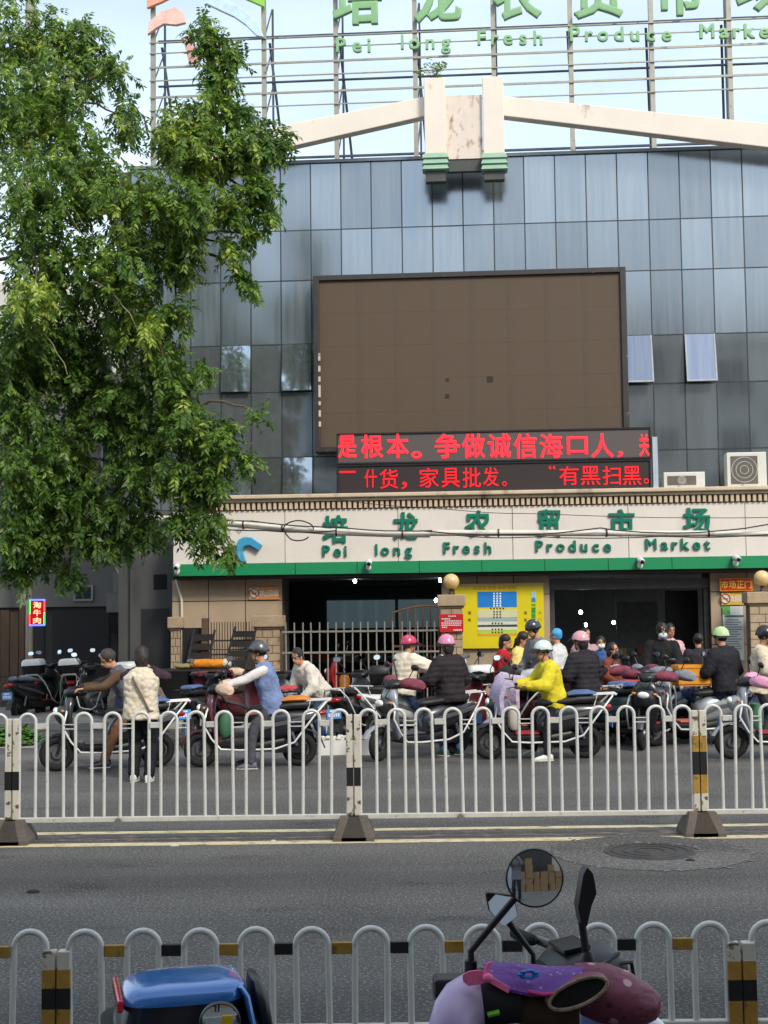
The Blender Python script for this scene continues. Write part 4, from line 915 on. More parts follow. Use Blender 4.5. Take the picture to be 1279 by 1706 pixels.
    SC['tail_light'] = MB().loft([sect(x, .685, hy, hz) for x, hy, hz in ((-.80, .09, .035), (-.87, .085, .035), (-.90, .05, .02))]).mesh('tail_light', True)
    SC['rear_fender'] = MB().loft([[Vector((x, q * .06, z)) for q in (-1, 1)] + [Vector((x - .015, q * .06, z - .012)) for q in (1, -1)] for x, z in ((-.55, .50), (-.70, .46), (-.82, .36), (-.87, .24))]).mesh('rear_fender')
    SC['plate'] = MB().box(-.905, -.898, -.11, .11, .42, .56).mesh('plate'); b = MB()
    for k in range(5): b.box(-.909, -.905, -.085 + k * .036, -.062 + k * .036, .45, .50)
    b.box(-.909, -.905, -.06, .06, .52, .545); SC['plate_text'] = b.mesh('plate_text')
    b = MB(); b.box(-.58, .02, -.06, .06, .2, .36); b.lathe([(.0, -.08), (.09, -.08), (.105, -.05), (.105, .05), (.09, .08), (.0, .08)], 16, (-.55, 0, .225), 'Y'); b.box(-.6, -.2, .08, .12, .19, .26); SC['swing_arm'] = b.mesh('swing_arm', True)
    for nm, s in (('guard_left', 1), ('guard_right', -1)):
        SC[nm] = MB().tube([(.60, s * .10, .80), (.62, s * .21, .74), (.66, s * .245, .58), (.56, s * .25, .40), (.44, s * .25, .265), (.2, s * .25, .25), (-.25, s * .245, .26), (-.5, s * .235, .34), (-.62, s * .22, .50), (-.78, s * .19, .70), (-.90, s * .12, .83), (-.93, 0, .84)], .013, 7).mesh(nm, True)
    b = MB()
    for s in (-.1, 0, .1): b.tube([(-.62, s, .85), (-.97, s, .86)], .008, 6)
    for x in (-.66, -.95): b.tube([(x, -.12, .85), (x, .12, .85)], .009, 6)
    for s in (-.1, .1): b.tube([(-.7, s, .85), (-.66, s, .70)], .009, 6)
    SC['rear_rack'] = b.mesh('rear_rack', True)
    SC['stand'] = MB().tube([(-.05, .1, .28), (-.08, .2, .01)], .012, 6).mesh('stand', True)
    SC['turn_signal'] = MB().ell((0, 0, 0), (.022, .032, .02)).mesh('turn_signal', True)
    SC['mirror_stem'] = MB().tube([(0, 0, 0), (.0, .01, .07), (-.01, .10, .19)], .007, 6).mesh('mirror_stem', True)
    SC['mirror_head'] = MB().loft([sect(x, 0, .062 * k, .042 * k) for x, k in ((-.012, .95), (-.004, 1.0), (.012, .9), (.022, .5))]).mesh('mirror_head', True)
    SC['mirror_glass'] = MB().loft([sect(x, 0, .057, .037) for x in (-.0145, -.012)]).mesh('mirror_glass')
    SC['box_base'] = MB().loft([sectz(z, 0, hx, hy, p=5) for z, hx, hy in ((0, .15, .17), (.02, .165, .185), (.15, .185, .20), (.16, .19, .205))]).mesh('top_box', True)
    SC['box_lid'] = MB().loft([sectz(z, 0, hx, hy, p=5) for z, hx, hy in ((.162, .19, .205), (.23, .185, .20), (.275, .16, .17), (.285, .10, .11))]).mesh('lid', True)
    SC['basket'] = MB().loft([sectz(z, 0, hx, hy, p=6) for z, hx, hy in ((0, .12, .15), (.2, .14, .18))]).mesh('front_basket')
    # padded wind quilt with sleeves that hangs on the handlebar
    SC['wind_quilt'] = MB().loft([[Vector((.70 - .10 * abs(y) / .3 + dx, y, z)) for dx, z in ((0, .62), (.02, .85), (-.02, 1.0), (-.12, 1.075), (-.22, 1.06), (-.20, 1.0), (-.08, .98), (-.04, .85), (-.05, .62))] for y in (-.33, -.24, -.12, 0, .12, .24, .33)]).mesh('wind_quilt', True)
    SC['muff'] = MB().loft([[Vector((xc + rx * math.cos(a), y, zc + rz * math.sin(a))) for a in [2 * math.pi * k / 12 for k in range(12)]] for y, xc, zc, rx, rz in ((.10, .45, 1.02, .06, .05), (.18, .42, 1.03, .095, .075), (.28, .38, 1.03, .11, .08), (.36, .34, 1.02, .09, .07), (.40, .31, 1.01, .05, .04))]).mesh('muff', True)
    # small fittings
    b = MB()
    for s_ in (-1, 1): b.tube([(-.42, s_ * .11, .56), (-.52, s_ * .11, .28)], .024, 8)
    SC['rear_shock'] = b.mesh('rear_shock', True)
    b = MB(); b.tube([(.46, .12, 1.02), (.60, .10, 1.0), (.66, .04, .86), (.63, .02, .70)], .007, 6); b.tube([(.46, -.10, 1.02), (.62, -.10, 1.02), (.68, -.03, .84), (.64, -.02, .66)], .007, 6); b.tube([(.43, -.2, 1.02), (.56, -.14, 1.06), (.60, 0, 1.02)], .006, 6); SC['brake_cable'] = b.mesh('brake_cable', True)
    SC['brake_lever'] = MB().tube([(.44, .17, 1.02), (.475, .22, 1.02), (.455, .31, 1.02)], .006, 6).mesh('brake_lever', True)
    SC['side_trim'] = MB().loft([[Vector((x, y0, z + dz)) for y0, dz in ((.155, -.03), (.178, -.02), (.178, .02), (.155, .03))] for x, z in ((-.74, .66), (-.5, .60), (-.2, .545), (.04, .47))]).mesh('side_trim', True)
    SC['lower_panel'] = MB().loft([sect(x, zc, hy, hz, p=4) for x, zc, hy, hz in ((-.36, .33, .10, .06), (-.2, .30, .14, .07), (.0, .28, .16, .06), (.4, .27, .15, .045), (.48, .28, .11, .04))]).mesh('lower_panel', True)
    SC['dash'] = MB().box(-.045, .045, -.07, .07, 0, .012).mesh('dash')
    SC['knee_bag'] = MB().loft([sectz(z, .40, hx, hy, p=3) for z, hx, hy in ((.40, .05, .10), (.46, .09, .13), (.62, .09, .14), (.72, .05, .12))]).mesh('hanging_bag', True)
    SC['rug'] = MB().loft([sect(x, .352, hy, .012, p=5) for x, hy in ((.06, .13), (.2, .15), (.38, .14))]).mesh('floor_mat', True)
    SC['cushion'] = MB().loft([sect(x, zc, hy, hz) for x, zc, hy, hz in ((-.70, .86, .09, .02), (-.6, .875, .15, .035), (-.42, .87, .16, .035), (-.32, .85, .10, .02))]).mesh('seat_cushion', True)
scooter_meshes()
TRIM = M('trim_grey', (96, 98, 102), rough=.4, metal=.4); BAGS = [M('bag%d' % i, c, rough=.6, var=.25, scale=8) for i, c in enumerate(((186, 180, 170), (176, 60, 60), (70, 96, 140), (196, 120, 40), (60, 110, 80)))]
MATS = [M('floor_mat%d' % i, c, rough=.9, var=.2) for i, c in enumerate(((150, 34, 44), (176, 92, 74), (70, 70, 74)))]
def paint(k, c, met=0.0): return M('paint_' + k, c, rough=.32, var=.06, coat=.5, metal=met)
def scooter(label, x, y, heading, body, shield=None, guard=CHROME, quilt=None, muff=None, box=None, plate=PLATE, rack=True, z=0.0, basket=None, steer=0.0, scale=1.0, mirrors=True, seat=SEATM, lean=3.0, name='scooter'):
    t = thing(name, label, 'scooter', (x, y, z), heading, 'scooters')
    t.rotation_euler = (R(-lean), 0, heading); t.scale = (scale,) * 3
    shield = shield or body
    def p(nm, mat, par=t, **k): return inst(nm, SC.get(k.pop('src', nm)), mat, par, **k)
    for xx in (.72, -.55):
        ty = p('wheel', RUB, src='tyre', loc=(xx, 0, .225), rot=(0, random.uniform(0, 1), steer if xx > 0 else 0)); p('rim', ALLOY, ty)
    p('front_fender', shield); p('fork', BLACKP); p('leg_shield', shield); fc = p('front_cowl', body); p('headlight', LENS, fc)
    for s in (-1, 1): p('turn_signal', AMB, fc, loc=(.66, s * .15, .78))
    hs = p('headset', BLACKP); p('handlebar', BLACKP)
    for s in (-1, 1): p('grip', RUB, loc=(.395, s * .285, 1.03), rot=(0, 0, s * R(12)))
    p('floorboard', BLACKP); p('body_panel', body); p('seat', seat); p('tail_light', TAILR); p('rear_fender', BLACKP); p('swing_arm', BLACKP); p('stand', BLACKP)
    p('rear_shock', TRIM); p('brake_cable', BLACKP); p('lower_panel', BLACKP)
    for s in (-1, 1):
        inst('brake_lever', SC['brake_lever'], ALLOY, t, scale=(1, s, 1)); inst('side_trim', SC['side_trim'], TRIM, t, scale=(1, s, 1))
    p('dash', M('dash_glass', (20, 24, 28), rough=.1), hs, loc=(.45, 0, 1.058), rot=(0, R(-8), 0))
    if name == 'scooter' and random.random() < .5: p('hanging_bag', random.choice(BAGS), src='knee_bag')
    if random.random() < .6: p('floor_mat', random.choice(MATS), src='rug')
    if random.random() < .35: p('seat_cushion', random.choice(BAGS), src='cushion')
    if plate: q = p('plate', plate); p('plate_text', PLATT, q)
    if guard: p('guard_rail', guard, src='guard_left'); p('guard_rail', guard, src='guard_right')
    if rack: p('rear_rack', guard or BLACKP)
    if mirrors:
        for s in (-1, 1):
            m = p('mirror', BLACKP, src='mirror_head', loc=(.40, s * .33, 1.25), rot=(0, R(random.uniform(-10, 14)), s * R(12) + random.uniform(-.2, .2))); p('mirror_glass', MIRG, m)
            inst('mirror_stem', SC['mirror_stem'], BLACKP, t, (.42, s * .21, 1.03), scale=(1, s, 1))
    if quilt: p('wind_quilt', quilt)
    if muff:
        for s in (-1, 1): inst('muff', SC['muff'], muff, t, scale=(1, s, 1))
    if box:
        bb = p('top_box', box[0], src='box_base', loc=(-.80, 0, .865)); p('lid', box[1], bb, src='box_lid')
    if basket: p('front_basket', basket, src='basket', loc=(.72, 0, .82))
    return t
DARK = paint('dark', (34, 36, 40)); SILV = paint('silver', (150, 154, 158), .3); WHP = paint('white', (206, 206, 204)); LAV = paint('lavender', (168, 158, 184)); REDP = paint('red', (176, 24, 34)); BLUP = paint('blue', (60, 90, 140)); MAR = paint('maroon', (84, 30, 40)); TEAL = paint('teal', (40, 70, 70))
Q_FLOR = cloth('quilt_floral', (196, 176, 196), var=.35); Q_CREAM = cloth('quilt_cream', (200, 172, 150), var=.2); Q_GREY = cloth('quilt_grey', (128, 130, 140), var=.2); Q_PLUM = cloth('quilt_plum', (120, 60, 74), var=.3); Q_LILAC = cloth('quilt_lilac', (176, 164, 190), var=.2); Q_NAVY = cloth('quilt_navy', (44, 56, 84), var=.3)
G = lambda px, py: (gnd(px, py).x, gnd(px, py).y)
RIDES = {}
def sc_at(key, px, py, hd, label, **k):
    x, y = G(px, py); RIDES[key] = (x, y, R(hd)); return scooter(label, x, y, R(hd), **k)
sc_at('elder', 190, 1281, 196, 'dark scooter with white guard rails ridden by the man in brown trousers', body=DARK, guard=CHROME)
sc_at('blue', 428, 1277, 181, 'long dark scooter with white guard rails under the blue-vested rider', body=DARK, shield=MAR, muff=Q_CREAM)
sc_at('pinkhat', 705, 1262, 214, 'dark scooter held by the woman in the black padded jacket and pink helmet', body=DARK, shield=SILV, muff=Q_PLUM, steer=.4)
sc_at('yellow', 906, 1264, 180, 'black scooter with white guard rails under the yellow-jacketed rider', body=DARK, guard=CHROME, quilt=Q_LILAC)
sc_at('beige', 1312, 1264, 178, 'scooter with a pink muff and silver front, cut off at the right edge', body=SILV, quilt=None, muff=cloth('muff_pink', (216, 150, 176)))
sc_at('crate', 1166, 1240, 196, 'grey scooter carrying an orange crate, in front of the right pier', body=SILV, shield=SILV, muff=Q_GREY)
sc_at('plate', 1056, 1232, 62, 'scooter seen from behind with a blue plate, before the main entrance', body=MAR, muff=Q_PLUM)
sc_at('left', 343, 1236, 78, 'dark scooter seen from behind beside the black bin', body=DARK, guard=None, quilt=Q_PLUM)
sc_at('tall', 590, 1236, 74, 'dark scooter with grey leg panels parked by the white foam boxes', body=DARK, shield=SILV, guard=CHROME)
sc_at('cream', 690, 1236, 6, 'white scooter under the rider in the cream padded jacket', body=WHP, shield=WHP, muff=cloth('muff_denim', (110, 134, 166)))
sc_at('redbox', 838, 1244, 128, 'dark scooter with a white-lidded top box, behind the yellow-jacketed rider', body=MAR, box=(BLACKP, WHP), plate=PLATE)
sc_at('lav', 900, 1246, 205, 'lavender scooter behind the yellow-jacketed rider', body=LAV, shield=LAV, quilt=Q_FLOR, guard=None)
sc_at('grey2', 1006, 1240, 158, 'teal scooter parked behind the black-coated rider', body=TEAL, muff=Q_GREY, basket=BLACKP, guard=None)
sc_at('silver', 786, 1226, 100, 'silver scooter with a white box parked under the yellow board', body=SILV, box=(BLACKP, WHP))
sc_at('black_man', 1110, 1226, 215, 'black scooter held by the masked man in black', body=DARK, muff=Q_GREY)
sc_at('alley1', 84, 1193, 84, 'dark scooter with a strapped white box, in the alley next to the thin pole', body=DARK, box=(BLACKP, WHP), plate=None, z=0.0)
sc_at('alley2', 128, 1192, 96, 'dark scooter with a red-striped white box and a green plate in the alley', body=DARK, box=(BLACKP, WHP), plate=PLATG)
sc_at('alley3', 168, 1202, 120, 'dark scooter with chrome rails in the alley, just behind the man in brown trousers', body=DARK)
sc_at('mid', 1222, 1232, 170, 'dark blue scooter beside the rider in the pale green helmet', body=BLUP, muff=Q_NAVY, guard=None)
GBLK = M('black_guard', (40, 40, 42), rough=.4, metal=.4)
sc_at('alley4', 60, 1198, 70, 'black scooter with a pale seat at the mouth of the alley, against the thin pole', body=DARK, guard=None, seat=Q_GREY)
sc_at('alley5', 208, 1206, 105, 'silver scooter in the alley mouth beside the covered bundle', body=SILV, guard=GBLK, box=(BLACKP, WHP))
sc_at('x1', 478, 1240, 100, 'grey scooter half hidden behind the blue-vested rider', body=SILV, guard=GBLK, quilt=Q_NAVY, seat=Q_GREY)
sc_at('x2', 640, 1226, 92, 'black scooter parked close to the iron bars', body=DARK, guard=GBLK, box=(BLACKP, BLACKP))
sc_at('x3', 748, 1232, 84, 'white scooter seen from behind, right of the pink helmet woman', body=WHP, guard=None, box=(BLACKP, WHP), plate=PLATE)
sc_at('x4', 948, 1238, 72, 'maroon scooter with a plum quilt between the yellow jacket and the long black coat', body=MAR, guard=GBLK, quilt=Q_PLUM)
sc_at('x5', 1086, 1242, 248, 'dark scooter facing the street with a plum muff, left of the orange crate', body=DARK, guard=CHROME, muff=Q_PLUM)
sc_at('x6', 870, 1230, 80, 'blue scooter seen from behind, under the yellow board', body=BLUP, guard=None, plate=PLATE, box=(BLACKP, BLACKP))
sc_at('x7', 1030, 1226, 110, 'lavender scooter before the main entrance with a quilted cover', body=LAV, quilt=Q_FLOR, guard=GBLK)
sc_at('x8', 398, 1230, 66, 'dark maroon scooter with a tan muff behind the blue-vested rider', body=MAR, muff=Q_CREAM, guard=GBLK)
u, z = L(612, 1068, .55); p = FW(u, .95, .12)
scooter('bright red scooter behind the iron bars in the left opening', p.x, p.y, R(165), REDP, z=.136, guard=None)
# ------------------------------------------------------------------ people
SKIN = M('skin', (188, 138, 108), rough=.55, var=.08, spec=.35); HAIR = M('hair_black', (24, 20, 19), rough=.55, var=.3, scale=30); HAIRB = M('hair_brown', (36, 24, 20), rough=.6, var=.3, scale=30)
EYE = M('eye_dark', (20, 16, 14), rough=.3); LIP = M('lip', (150, 84, 76), rough=.5); MASK = M('face_mask', (196, 212, 222), rough=.8); MASKW = M('mask_white', (226, 226, 224), rough=.8)
fold = bpy.data.textures.new('cloth_folds', 'CLOUDS'); fold.noise_scale = .11; fold.noise_depth = 2
def ik(a, t, l1, l2, pole):
    a = Vector(a); t = Vector(t); d = t - a; ds = min(d.length, (l1 + l2) * .995); u = d.normalized()
    t = a + u * ds; x = (l1 * l1 - l2 * l2 + ds * ds) / (2 * ds); h = math.sqrt(max(l1 * l1 - x * x, 0))
    p = Vector(pole); p = p - u * p.dot(u); p.normalize(); return a + u * x + p * h, t
def remesh(o, vox, folds=0.0, it=4):
    m = o.modifiers.new('merge', 'REMESH'); m.mode = 'VOXEL'; m.voxel_size = vox; m.use_smooth_shade = True
    s = o.modifiers.new('relax', 'SMOOTH'); s.factor = .5; s.iterations = it
    if folds:
        d = o.modifiers.new('folds', 'DISPLACE'); d.texture = fold; d.strength = folds; d.mid_level = .5; d.texture_coords = 'LOCAL'
    return o
def spine_loft(b, base, s, fwd, rings, inf=0.0):
    side = Vector((0, 1, 0)); rs = []
    for t, dp, wd in rings:
        c = base + s * t; rs.append([c + fwd * (dp + inf) * math.copysign(abs(math.cos(a)) ** .8, math.cos(a)) + side * (wd + inf) * math.copysign(abs(math.sin(a)) ** .8, math.sin(a)) for a in [2 * math.pi * k / 18 for k in range(18)]])
    b.loft(rs)
def person(label, x, y, heading, h=1.62, pelvis=(0, 0, None), lean=4, hands=None, feet=None, head=(0, 0), top=None, puff=.012, length=-.14, sleeve=True, legs=None, shoes=None, hair='short', hairm=HAIR, helmet=None, brim=False, mask=None, collar=None, z=0.0, vest=None, fine=True, bag=None, pole=None, wide=0.0):
    k = h / 1.68
    t = thing('person', label, 'person', (x, y, z), heading, 'people outside the market')
    hz = pelvis[2] if pelvis[2] is not None else .90 * k
    P = Vector((pelvis[0], pelvis[1], hz)); a = R(lean); s = Vector((math.sin(a), 0, math.cos(a))); fw = Vector((math.cos(a), 0, -math.sin(a)))
    sh = .168 * k
    nb = P + s * .50 * k
    hands = hands or ((.03, .26, hz - .08), (.03, -.26, hz - .08)); feet = feet or ((.0, .10, 0), (.03, -.10, 0))
    hd = R(head[0]); hp = R(head[1])
    HM = Matrix.Rotation(hd, 4, 'Z') @ Matrix.Rotation(hp, 4, 'Y')
    hc = nb + s * .055 * k + (HM @ Vector((.035, 0, .125 * k)))
    arms = []; lg = []
    for i, sg in enumerate((1, -1)):
        S = P + s * .435 * k + Vector((0, sg * sh, 0)); hv = Vector(hands[i])
        E, W = ik(S, hv, .285 * k, .25 * k, (-.35, sg * .55, -.9) if pole is None else (pole[0], sg * pole[1], pole[2])); arms.append((S, E, W))
        Hh = P + Vector((0, sg * .085 * k, -.03)); ft = Vector(feet[i]) + Vector((0, 0, .085 * k))
        K_, A = ik(Hh, ft, .42 * k, .41 * k, (1, sg * .12, .15)); lg.append((Hh, K_, A))
    # the body: one continuous surface from crown to soles
    b = MB()
    b.ell(hc + HM @ Vector((-.012, 0, .02)), (.098 * k, .076 * k, .105 * k), 16, 12, HM.to_3x3()); b.ell(hc + HM @ Vector((.026, 0, -.058)), (.062 * k, .056 * k, .062 * k), 14, 10, HM.to_3x3())
    b.ell(hc + HM @ Vector((.098 * k, 0, -.018)), (.018, .013, .024), 8, 6, HM.to_3x3())
    for sg in (1, -1): b.ell(hc + HM @ Vector((-.008, sg * .078 * k, -.012)), (.018, .009, .03), 8, 6, HM.to_3x3())
    b.cap(nb - s * .03, hc + HM @ Vector((-.02, 0, -.05)), .056 * k, .052 * k)
    spine_loft(b, P, s, fw, [(-.1 * k, .09 * k, .13 * k), (.0, .10 * k, .15 * k), (.15 * k, .085 * k, .125 * k), (.32 * k, .10 * k, .15 * k), (.43 * k, .085 * k, .16 * k), (.5 * k, .05 * k, .07 * k)])
    for i, (S, E, W) in enumerate(arms):
        sg = 1 - 2 * i
        b.cap(S, E, .043 * k, .036 * k); b.cap(E, W, .036 * k, .027 * k)
        d = (W - E).normalized(); nrm = Vector((0, 0, -1)) - d * d.dot(Vector((0, 0, -1)))
        if nrm.length < .2: nrm = Vector((0, -sg, 0)) - d * d.dot(Vector((0, -sg, 0)))
        nrm.normalize(); sd = d.cross(nrm).normalized()
        if sd.dot(Vector((0, -sg, 0))) < 0 and abs(sd.y) > .1: sd = -sd       # thumb side inwards
        pb = W + d * .02; pe = W + d * .085
        for q in (-.026, -.009, .009, .026): b.cap(pb + sd * q * .8, pe + sd * q, .014, .013, 7)
        for q, ln in ((.03, .052), (.010, .062), (-.011, .058), (-.031, .045)):
            f0 = pe + sd * q; f1 = f0 + (d * .8 + nrm * .6).normalized() * ln * .55; f2 = f1 + (d * .25 + nrm * .97).normalized() * ln * .55
            b.cap(f0, f1, .0095, .009, 7); b.cap(f1, f2, .009, .0075, 7)
        th0 = pb + sd * .03; th1 = th0 + (sd * .75 + d * .6 + nrm * .2).normalized() * .04; b.cap(th0, th1, .0115, .010, 7); b.cap(th1, th1 + (d * .8 + nrm * .5).normalized() * .03, .010, .008, 7)
    for Hh, K_, A in lg:
        b.cap(Hh, K_, .068 * k, .048 * k); b.cap(K_, A, .046 * k, .032 * k); b.ell(A + Vector((.05, 0, -.045 * k)), (.10, .035, .035))
    remesh(b.build('body', SKIN, t), .0095 if fine else .0125, 0, 2)
    # clothes follow the body
    tm = top or cloth('plain_top', (60, 60, 64)); inf = puff + .012
    b = MB()
    rg = [(length * k, .14 * k, .182 * k), (.0, .132 * k, .172 * k), (.14 * k, .112 * k, .152 * k), (.3 * k, .122 * k, .172 * k), (.41 * k, .11 * k, .185 * k), (.475 * k, .08 * k, .12 * k), (.52 * k, .066 * k, .072 * k)]
    if hz < .88 * k * .97 and length < -.2: rg[0] = (-.16 * k, .15 * k, .185 * k)
    spine_loft(b, P, s, fw, rg, inf)
    if vest is None or sleeve:
        for S, E, W in arms:
            if sleeve is True: b.cap(S, E, .064 * k + inf, .056 * k + inf); b.cap(E, E + (W - E) * .96, .056 * k + inf, .040 * k + inf * .7)
            elif sleeve == 'half': b.cap(S, E, .058 * k + inf, .052 * k + inf)
    cr_ = nb + s * .0 - fw * .01
    b.loft([[cr_ + s * zz + fw * (rr * 1.0 * math.cos(q)) + Vector((0, rr * math.sin(q), 0)) for q in [2 * math.pi * j / 14 for j in range(14)]] for zz, rr in ((-.05, .10 * k), (.0, .082 * k), (.045, .074 * k), (.05, .06 * k))])
    if collar: b.cap(nb + fw * -.05 + Vector((0, .05, .0)), nb + fw * -.05 + Vector((0, -.05, .0)), .05 * collar, .05 * collar)
    jk = remesh(b.build('jacket', tm, t), .016, .04 if puff < .03 else .03)
    if vest:                                       # sleeves of another cloth under a vest
        b = MB()
        for S, E, W in arms: b.cap(S, E, .056 * k, .048 * k); b.cap(E, E + (W - E) * .96, .048 * k, .036 * k)
        for q, (S, E, W) in enumerate(arms):
            bb = MB(); bb.cap(S, E, .072 * k, .062 * k); bb.cap(E, E + (W - E) * .95, .062 * k, .046 * k); remesh(bb.build('sleeve', vest, t), .014, .012)
    b = MB(); spine_loft(b, P, s, fw, [(-.14 * k, .105 * k, .15 * k), (-.05 * k, .118 * k, .162 * k), (.06 * k, .11 * k, .15 * k)])
    for Hh, K_, A in lg: b.cap(Hh, K_, .092 * k + wide, .072 * k + wide); b.cap(K_, A + (K_ - A) * .03, .072 * k + wide, .058 * k + wide)
    remesh(b.build('trousers', legs or cloth('plain_trousers', (40, 42, 48)), t), .016, .035)
    for (Hh, K_, A), ft in zip(lg, feet):
        b = MB(); c = Vector((A.x, A.y, A.z - .085 * k))
        b.loft([sect(xx, c.z + zc, hy, hz_, 12, yc=c.y) for xx, zc, hy, hz_ in ((c.x - .075, .045, .025, .035), (c.x - .06, .05, .037, .045), (c.x + .0, .052, .041, .05), (c.x + .07, .04, .044, .038), (c.x + .14, .03, .042, .028), (c.x + .175, .024, .025, .018))])
        so = b.build('shoe', shoes or M('shoe_black', (30, 30, 32), rough=.5), t, True)
        MB().loft([sect(xx, c.z + .009, hy, .009, 12, yc=c.y, p=3) for xx, hy in ((c.x - .08, .03), (c.x, .045), (c.x + .1, .048), (c.x + .18, .028))]).build('sole', M('sole_pale', (196, 192, 184), rough=.7) if shoes else RUB, so, True)
    # head details
    R3 = HM.to_3x3()
    if not mask:
        MB().ell(hc + HM @ Vector((.083 * k, 0, -.062 * k)), (.012, .022, .006), 8, 6, R3).build('mouth', LIP, t, True)
    else:
        MB().ell(hc + HM @ Vector((.045 * k, 0, -.055 * k)), (.064 * k, .070 * k, .055 * k), 14, 10, R3).build('face_mask', mask, t, True)
    for sg in (1, -1):
        e = MB().ell(hc + HM @ Vector((.082 * k, sg * .031 * k, .008)), (.008, .013, .008), 8, 6, R3).build('eye', EYE, t, True); MB().ell(hc + HM @ Vector((.088 * k, sg * .031 * k, .028)), (.006, .019, .004), 8, 6, R3).build('eyebrow', hairm, e, True)
    if hair:
        b = MB(); b.ell(hc + HM @ Vector((-.026, 0, .035)), (.104 * k, .092 * k, .108 * k), 16, 12, R3)
        if hair in ('long', 'tail', 'bob'):
            b.ell(hc + HM @ Vector((-.062, 0, -.03)), (.062, .085, .12 if hair != 'long' else .16), 14, 10, R3)
        if hair == 'tail': b.cap(hc + HM @ Vector((-.12, 0, -.03)), hc + HM @ Vector((-.15, 0, -.2)), .04, .022)
        remesh(b.build('hair', hairm, t), .010, .028, 1)
    if helmet:
        b = MB(); rr = []
        for th in (8, 25, 45, 65, 85, 100):
            q = R(th); rr.append([hc + HM @ (Vector((-.02 + .133 * math.sin(q) * math.cos(f), .116 * math.sin(q) * math.sin(f), .035 + .125 * math.cos(q) - (.022 if math.cos(f) < -.1 and th > 80 else 0)))) for f in [2 * math.pi * j / 20 for j in range(20)]])
        hm = b.loft(rr).build('helmet', helmet, t, True)
        MB().loft([[hc + HM @ Vector((-.02 + .136 * math.cos(f), .119 * math.sin(f), .030 + zz - (.022 if math.cos(f) < -.1 else 0))) for f in [2 * math.pi * j / 20 for j in range(20)]] for zz in (-.012, .006)]).build('rim', BLACKP, hm, True)
        if brim: MB().loft([[hc + HM @ Vector((.07 + d * .11, q * .105 * (1 - .35 * d), .06 + zz - .03 * q * q - .02 * d)) for q in (-1, -.5, 0, .5, 1)] + [hc + HM @ Vector((.07 + d * .11, q * .105 * (1 - .35 * d), .052 + zz - .03 * q * q - .02 * d)) for q in (1, .5, 0, -.5, -1)] for d, zz in ((0, .015), (.5, .01), (1, -.005))]).build('visor', BLACKP, hm, True)
        for sg in (1, -1): MB().tube([hc + HM @ Vector((.0, sg * .10, .0)), hc + HM @ Vector((.035, sg * .07, -.08)), hc + HM @ Vector((.04, sg * .02, -.125))], .006, 5).build('chin_strap', BLACKP, hm)
    if bag:                                         # strap across the back
        pts = [P + s * .46 * k + Vector((0, .10, 0)) - fw * .02, P + s * .40 * k - fw * (.14 + inf) + Vector((0, .06, 0)), P + s * .2 * k - fw * (.135 + inf) + Vector((0, -.04, 0)), P - fw * (.13 + inf) + Vector((0, -.13, 0)), P + Vector((0, -.2, -.02))]
        sb = MB().tube(pts, .013, 6).build('bag_strap', bag, t, True)
    return t
H_GREY = M('helmet_grey', (70, 72, 74), rough=.3, coat=.4); H_PINK = M('helmet_pink', (214, 128, 160), rough=.3, coat=.4, var=.1); H_ROSE = M('helmet_rose', (206, 150, 156), rough=.3, coat=.4); H_PALE = M('helmet_pale', (190, 204, 198), rough=.3, coat=.4)
H_GREEN = M('helmet_green', (176, 204, 140), rough=.3, coat=.4); H_DARK = M('helmet_dark', (44, 48, 54), rough=.25, coat=.5); H_RAIN = M('helmet_crimson', (190, 40, 84), rough=.3, coat=.4, dirt=((50, 150, 190), 6, .55, .08)); H_BLACK = M('helmet_black', (30, 30, 32), rough=.3, coat=.4)
W_SHOE = M('shoe_white', (214, 212, 206), rough=.6, var=.1)
def ride(key, off=0.0): return RIDES[key]
BARS = ((.40, .28, 1.05), (.40, -.28, 1.05))
x, y, hd = RIDES['elder']
person('man in a grey vest and brown trousers, bent forward on his scooter at the left', x, y, hd, 1.62, (-.22, 0, .83), 24, BARS, ((.18, .30, 0), (.10, -.28, 0)), (12, 30), cloth('vest_slate', (84, 86, 96)), vest=cloth('brown_sleeve', (84, 64, 48)), sleeve=False, legs=cloth('trousers_brown', (104, 70, 46)), shoes=M('shoe_dark', (44, 42, 44), rough=.5), hair='short', hairm=M('hair_greying', (54, 48, 44), rough=.7, var=.4, scale=40))
x, y = G(235, 1303)
person('woman seen from behind in a cream quilted vest, dark dress and white shoes, arms raised', x, y, R(88), 1.58, hands=((.20, .06, 1.34), (.22, -.06, 1.34)), pole=(-.2, 1.0, -.6), wide=.016, lean=2, feet=((.02, .09, 0), (.0, -.09, 0)), head=(15, 8), top=cloth('vest_cream', (206, 194, 172), quilt='cell'), puff=.035, vest=cloth('sleeve_dark_print', (58, 40, 50), var=.6), sleeve=False, legs=cloth('leggings_black', (22, 24, 28)), shoes=W_SHOE, hair='long', hairm=HAIRB, length=-.12, bag=M('strap_tan', (110, 92, 76)))
x, y, hd = RIDES['blue']
person('rider in a blue vest over pale sleeves with a dark peaked helmet', x, y, hd, 1.66, (-.20, 0, .82), 14, BARS, ((.05, .33, 0), (.12, -.3, 0)), (-4, 6), cloth('vest_blue', (112, 128, 166)), vest=cloth('sleeve_pale', (206, 200, 196)), sleeve=False, legs=cloth('trousers_grey', (66, 66, 72)), shoes=M('shoe_grey', (90, 92, 96), rough=.6), helmet=H_GREY, brim=True, puff=.02)
x, y = G(532, 1240)
